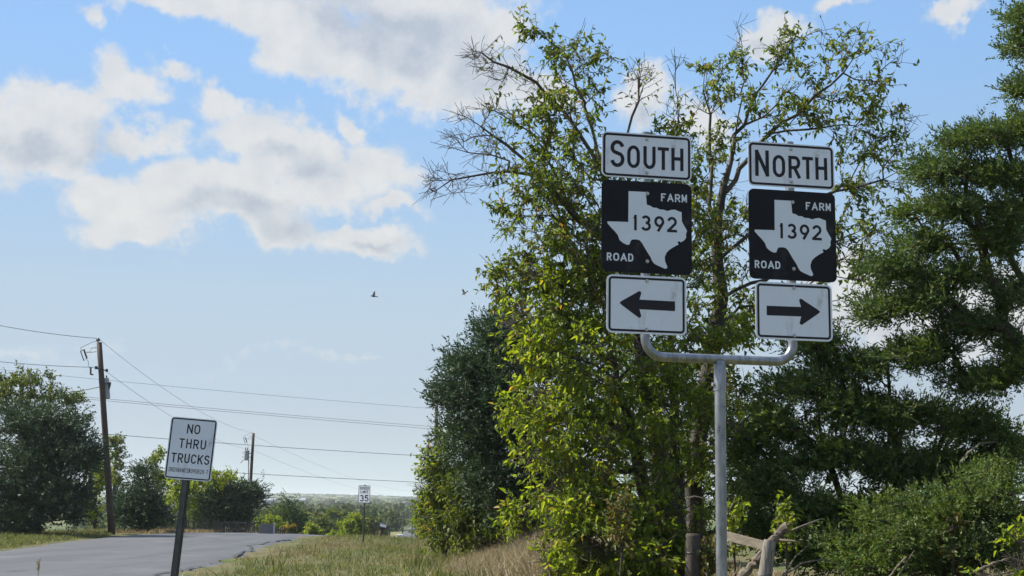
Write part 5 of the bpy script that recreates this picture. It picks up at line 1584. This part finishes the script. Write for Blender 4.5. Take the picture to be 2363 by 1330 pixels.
limb('fallen_log', 'broken forked log leaning behind the wooden fence post', [P(1690, 1350, 14.0), P(1738, 1306, 14.0), P(1785, 1248, 14.0), P(1812, 1219, 14.0)], [.052, .052, .05, .045], mat='dead_wood',
     twigs=[([P(1805, 1234, 14.0), P(1850, 1215, 13.9), P(1892, 1199, 13.9)], [.014, .012, .008]), ([P(1800, 1246, 13.95), P(1830, 1249, 13.8), P(1843, 1251, 13.8)], [.013, .011, .01]), ([P(1812, 1218, 14), P(1827, 1206, 14)], [.018, .008]),
            ([P(1803, 1224, 14), P(1793, 1204, 14)], [.008, .004])])
for k, (lb, pts, rr) in enumerate([
        ('thin grey stick leaning right of the fence post', [(1800, 1340, 13.9), (1835, 1285, 13.9), (1869, 1257, 13.9)], [.010, .008, .005]),
        ('pair of dead stalks leaning in front of the low cedar, left one', [(2050, 1335, 13.7), (2072, 1305, 13.7), (2092, 1285, 13.7)], [.011, .010, .007]),
        ('pair of dead stalks leaning in front of the low cedar, right one', [(2070, 1335, 13.7), (2088, 1305, 13.7), (2110, 1270, 13.7)], [.008, .007, .004]),
        ('pale bent twig low at the right under the cedar', [(2250, 1320, 13.8), (2290, 1300, 13.8), (2330, 1290, 13.8)], [.014, .012, .006]),
        ('grey dead branch hanging in the right cedar', [(2215, 1070, 15.4), (2235, 1045, 15.4), (2262, 1024, 15.4), (2300, 1020, 15.5)], [.018, .014, .010, .006]),
        ('long dead twig arching over the ground right of the log', [(1800, 1335, 14.2), (1850, 1300, 14.2), (1900, 1291, 14.2), (1935, 1300, 14.2)], [.012, .010, .008, .004]),
        ('curved pale twig left of the fence post', [(1690, 1335, 13.8), (1712, 1300, 13.8), (1700, 1293, 13.8)], [.008, .007, .004]),
        ('bleached twig across the trunk left of the sign post', [(1582, 1150, 14.2), (1605, 1146, 14.2), (1632, 1152, 14.2)], [.010, .008, .005]),
        ('dead creeper stem climbing beside the galvanised post', [(1672, 1200, 14.2), (1690, 1165, 14.2), (1700, 1140, 14.2)], [.008, .007, .004])]):
    limb('dead_branch', lb, [P(*q_) for q_ in pts], rr, k=7)
g_ = ground_at(97, 24)
stalk = empty('seed_stalk', g_); tag(stalk, 'lone dry seed stalk standing in front of the road', 'grass stalk')
hs = P(97, 1297, 24)[2] - g_[2]
MB().tube([(0, 0, 0), (.005, 0, hs * .6), (.012, 0, hs)], .006, 5).build('stem', M['grass_tan'], stalk)
rr_ = np.random.RandomState(3); n_ = 40
zz = hs * (.45 + .6 * rr_.rand(n_)); v, f = slivers_np(np.c_[rr_.randn(n_) * .012, rr_.randn(n_) * .012, zz], np.c_[rr_.randn(n_, 2) * .35, np.ones(n_)], rr_.randn(n_, 3), np.full(n_, .09), np.full(n_, .014))
o = link_mesh('seed_head', mesh_np('seed_head', v, [f]), M['grass_tan'], stalk); o['kind'] = 'stuff'

# ================================================================== far fence, gate, barns
fe = ground_at(365, 79); ff = empty('picket_fence', fe); tag(ff, 'rough wooden picket fence under the trees across the road', 'fence')
rr_ = np.random.RandomState(14)
pk = MB().prism(np.array([(-.035, 0), (.035, 0), (.035, .93), (.0, 1.0), (-.035, .93)]), -.012, .012).mesh('picket'); pk.materials.append(M['picket'])
xs_ = np.linspace(352, 602, 56)
for i_, px in enumerate(xs_):
    if rr_.rand() < .2: continue
    q_ = ground_at(px, 79 + i_ * .03)
    o = bpy.data.objects.new('picket', pk); C.objects.link(o); o.parent = ff
    o.location = (q_ - fe + np.array([0, 0, .03])).tolist(); o.scale = (1, 1, .5 + rr_.rand() * .35); o.rotation_euler = (0, (rr_.rand() - .5) * .16, (rr_.rand() - .5) * .4)
for zz in (.25, .65):
    MB().tube([ground_at(px, 79.06 + k * .22) - fe + np.array([0, .05, zz]) for k, px in enumerate(xs_[::8])], .03, 5).build('rail', M['picket'], ff)
gt = ground_at(616, 77); gate = empty('grey_gate', gt); tag(gate, 'small flat grey gate panel with pale post by the road crest', 'gate')
for k in range(5):
    MB().box((-.34 + k * .165, 0, .36), (.158, .03, .56)).build('board', M['box_grey'], gate)
MB().box((.46, 0, .34), (.07, .07, .78)).build('post', M['box_white'], gate)
MB().box((0, .028, .52), (.86, .022, .06)).box((0, .028, .2), (.86, .022, .06)).build('rail', M['box_grey'], gate)
lf = ground_at(645, 78); low = empty('low_fence', lf); tag(low, 'low dark board fence right of the grey gate', 'fence')
for k in range(7):
    MB().box((-.33 + k * .11, 0, .22 + .02 * (k % 3)), (.06, .02, .5)).build('picket', M['picket'], low)
MB().box((0, .025, .3), (.76, .02, .07)).build('rail', M['picket'], low)


def barn(px0, px1, y0, y1, d, label):
    a = P(px0, y1, d); b_ = P(px1, y1, d); t_ = P(px0, y0, d)
    c_ = (a + b_) / 2; c_[2] = tz1(c_[0], d)
    w = b_[0] - a[0]; h = max(2.5, t_[2] - c_[2])
    t = empty('metal_barn', c_); tag(t, label, 'barn', 'long barns on the far rise')
    MB().box((0, 0, h * .42), (w, 12, h * .84)).build('wall', M['barn'], t)
    MB().add([(-w / 2 - .4, -6.5, h * .82), (w / 2 + .4, -6.5, h * .82), (w / 2 + .4, 0, h), (-w / 2 - .4, 0, h), (w / 2 + .4, 6.5, h * .82), (-w / 2 - .4, 6.5, h * .82)], quads=[(0, 1, 2, 3), (3, 2, 4, 5)], tris=[(0, 3, 5), (1, 4, 2)]).build('roof', M['barn'], t)
    for k in range(3):
        MB().box((-w * .3 + k * w * .3, -6.03, h * .3), (w * .1, .12, h * .5)).build('door', M['dark_metal'], t)


barn(609, 637, 1149, 1159, 990, 'left long grey barn on the far rise')
barn(659, 706, 1149, 1158, 990, 'right long grey barn on the far rise')

# ================================================================== birds
def bird(px, py, d, label, yaw, pitch, roll, flap):
    t = P(px, py, d)
    mb = MB()
    prof = [(-.085, .004, 0), (-.07, .012, 0), (-.03, .026, 0), (.01, .030, 0), (.045, .022, .004), (.062, .018, .008), (.078, .019, .010), (.09, .011, .009), (.105, .002, .006)]
    mb.tube([(x, 0, z) for x, r0, z in prof], [r0 for x, r0, z in prof], 10)
    mb.add([(-.07, -.008, .002), (-.07, .008, .002), (-.135, .030, 0), (-.142, 0, 0), (-.135, -.030, 0), (-.07, -.008, -.004), (-.07, .008, -.004), (-.135, .030, -.004), (-.142, 0, -.004), (-.135, -.030, -.004)],
           polys=[(0, 1, 2, 3, 4), (9, 8, 7, 6, 5)], quads=[(1, 6, 7, 2), (2, 7, 8, 3), (3, 8, 9, 4), (4, 9, 5, 0)])
    for sgn in (1, -1):
        c, s_ = math.cos(flap), math.sin(flap)
        w = np.array([(.045, .018), (.03, .09), (.005, .155), (-.02, .16), (-.035, .10), (-.035, .018)])
        up_ = np.c_[w[:, 0], sgn * (w[:, 1]) * c, w[:, 1] * s_ + .012]
        v = np.concatenate([up_, up_ - np.array([0, 0, .004])]); n = 6
        mb.add(v, polys=[list(range(6)), list(range(11, 5, -1))], quads=[(i, (i + 1) % n, n + (i + 1) % n, n + i) for i in range(n)])
    o = mb.build('bird', M['bird'], None, True)
    o.location = t.tolist(); o.rotation_euler = (roll, pitch, yaw)
    tag(o, label, 'bird', 'birds in flight')


bird(862, 684, 42, 'left dark bird with raised wings in the open sky', R(172), R(-8), R(30), R(62))
bird(1072, 677, 44, 'right dark bird gliding close to the tree', R(160), R(28), R(-70), R(25))

# ================================================================== haze: one closed box of thin air
hx = MB().box((0, 4200, 12), (16000, 11000, 90)).mesh('haze')
hm = bpy.data.materials.new('haze'); hm.use_nodes = True
hm.node_tree.nodes.clear()
hb_ = NB(hm.node_tree)
vo = hb_.n('ShaderNodeOutputMaterial'); pv_ = hb_.n('ShaderNodeVolumePrincipled')
pv_.inputs['Color'].default_value = (.80, .88, .97, 1); pv_.inputs['Density'].default_value = 1.6e-4; pv_.inputs['Anisotropy'].default_value = .3
hb_.put(vo.inputs['Volume'], pv_.outputs[0])
haze = link_mesh('haze', hx, hm)
tag(haze, 'thin pale haze filling the valley air', 'haze', kind='stuff')
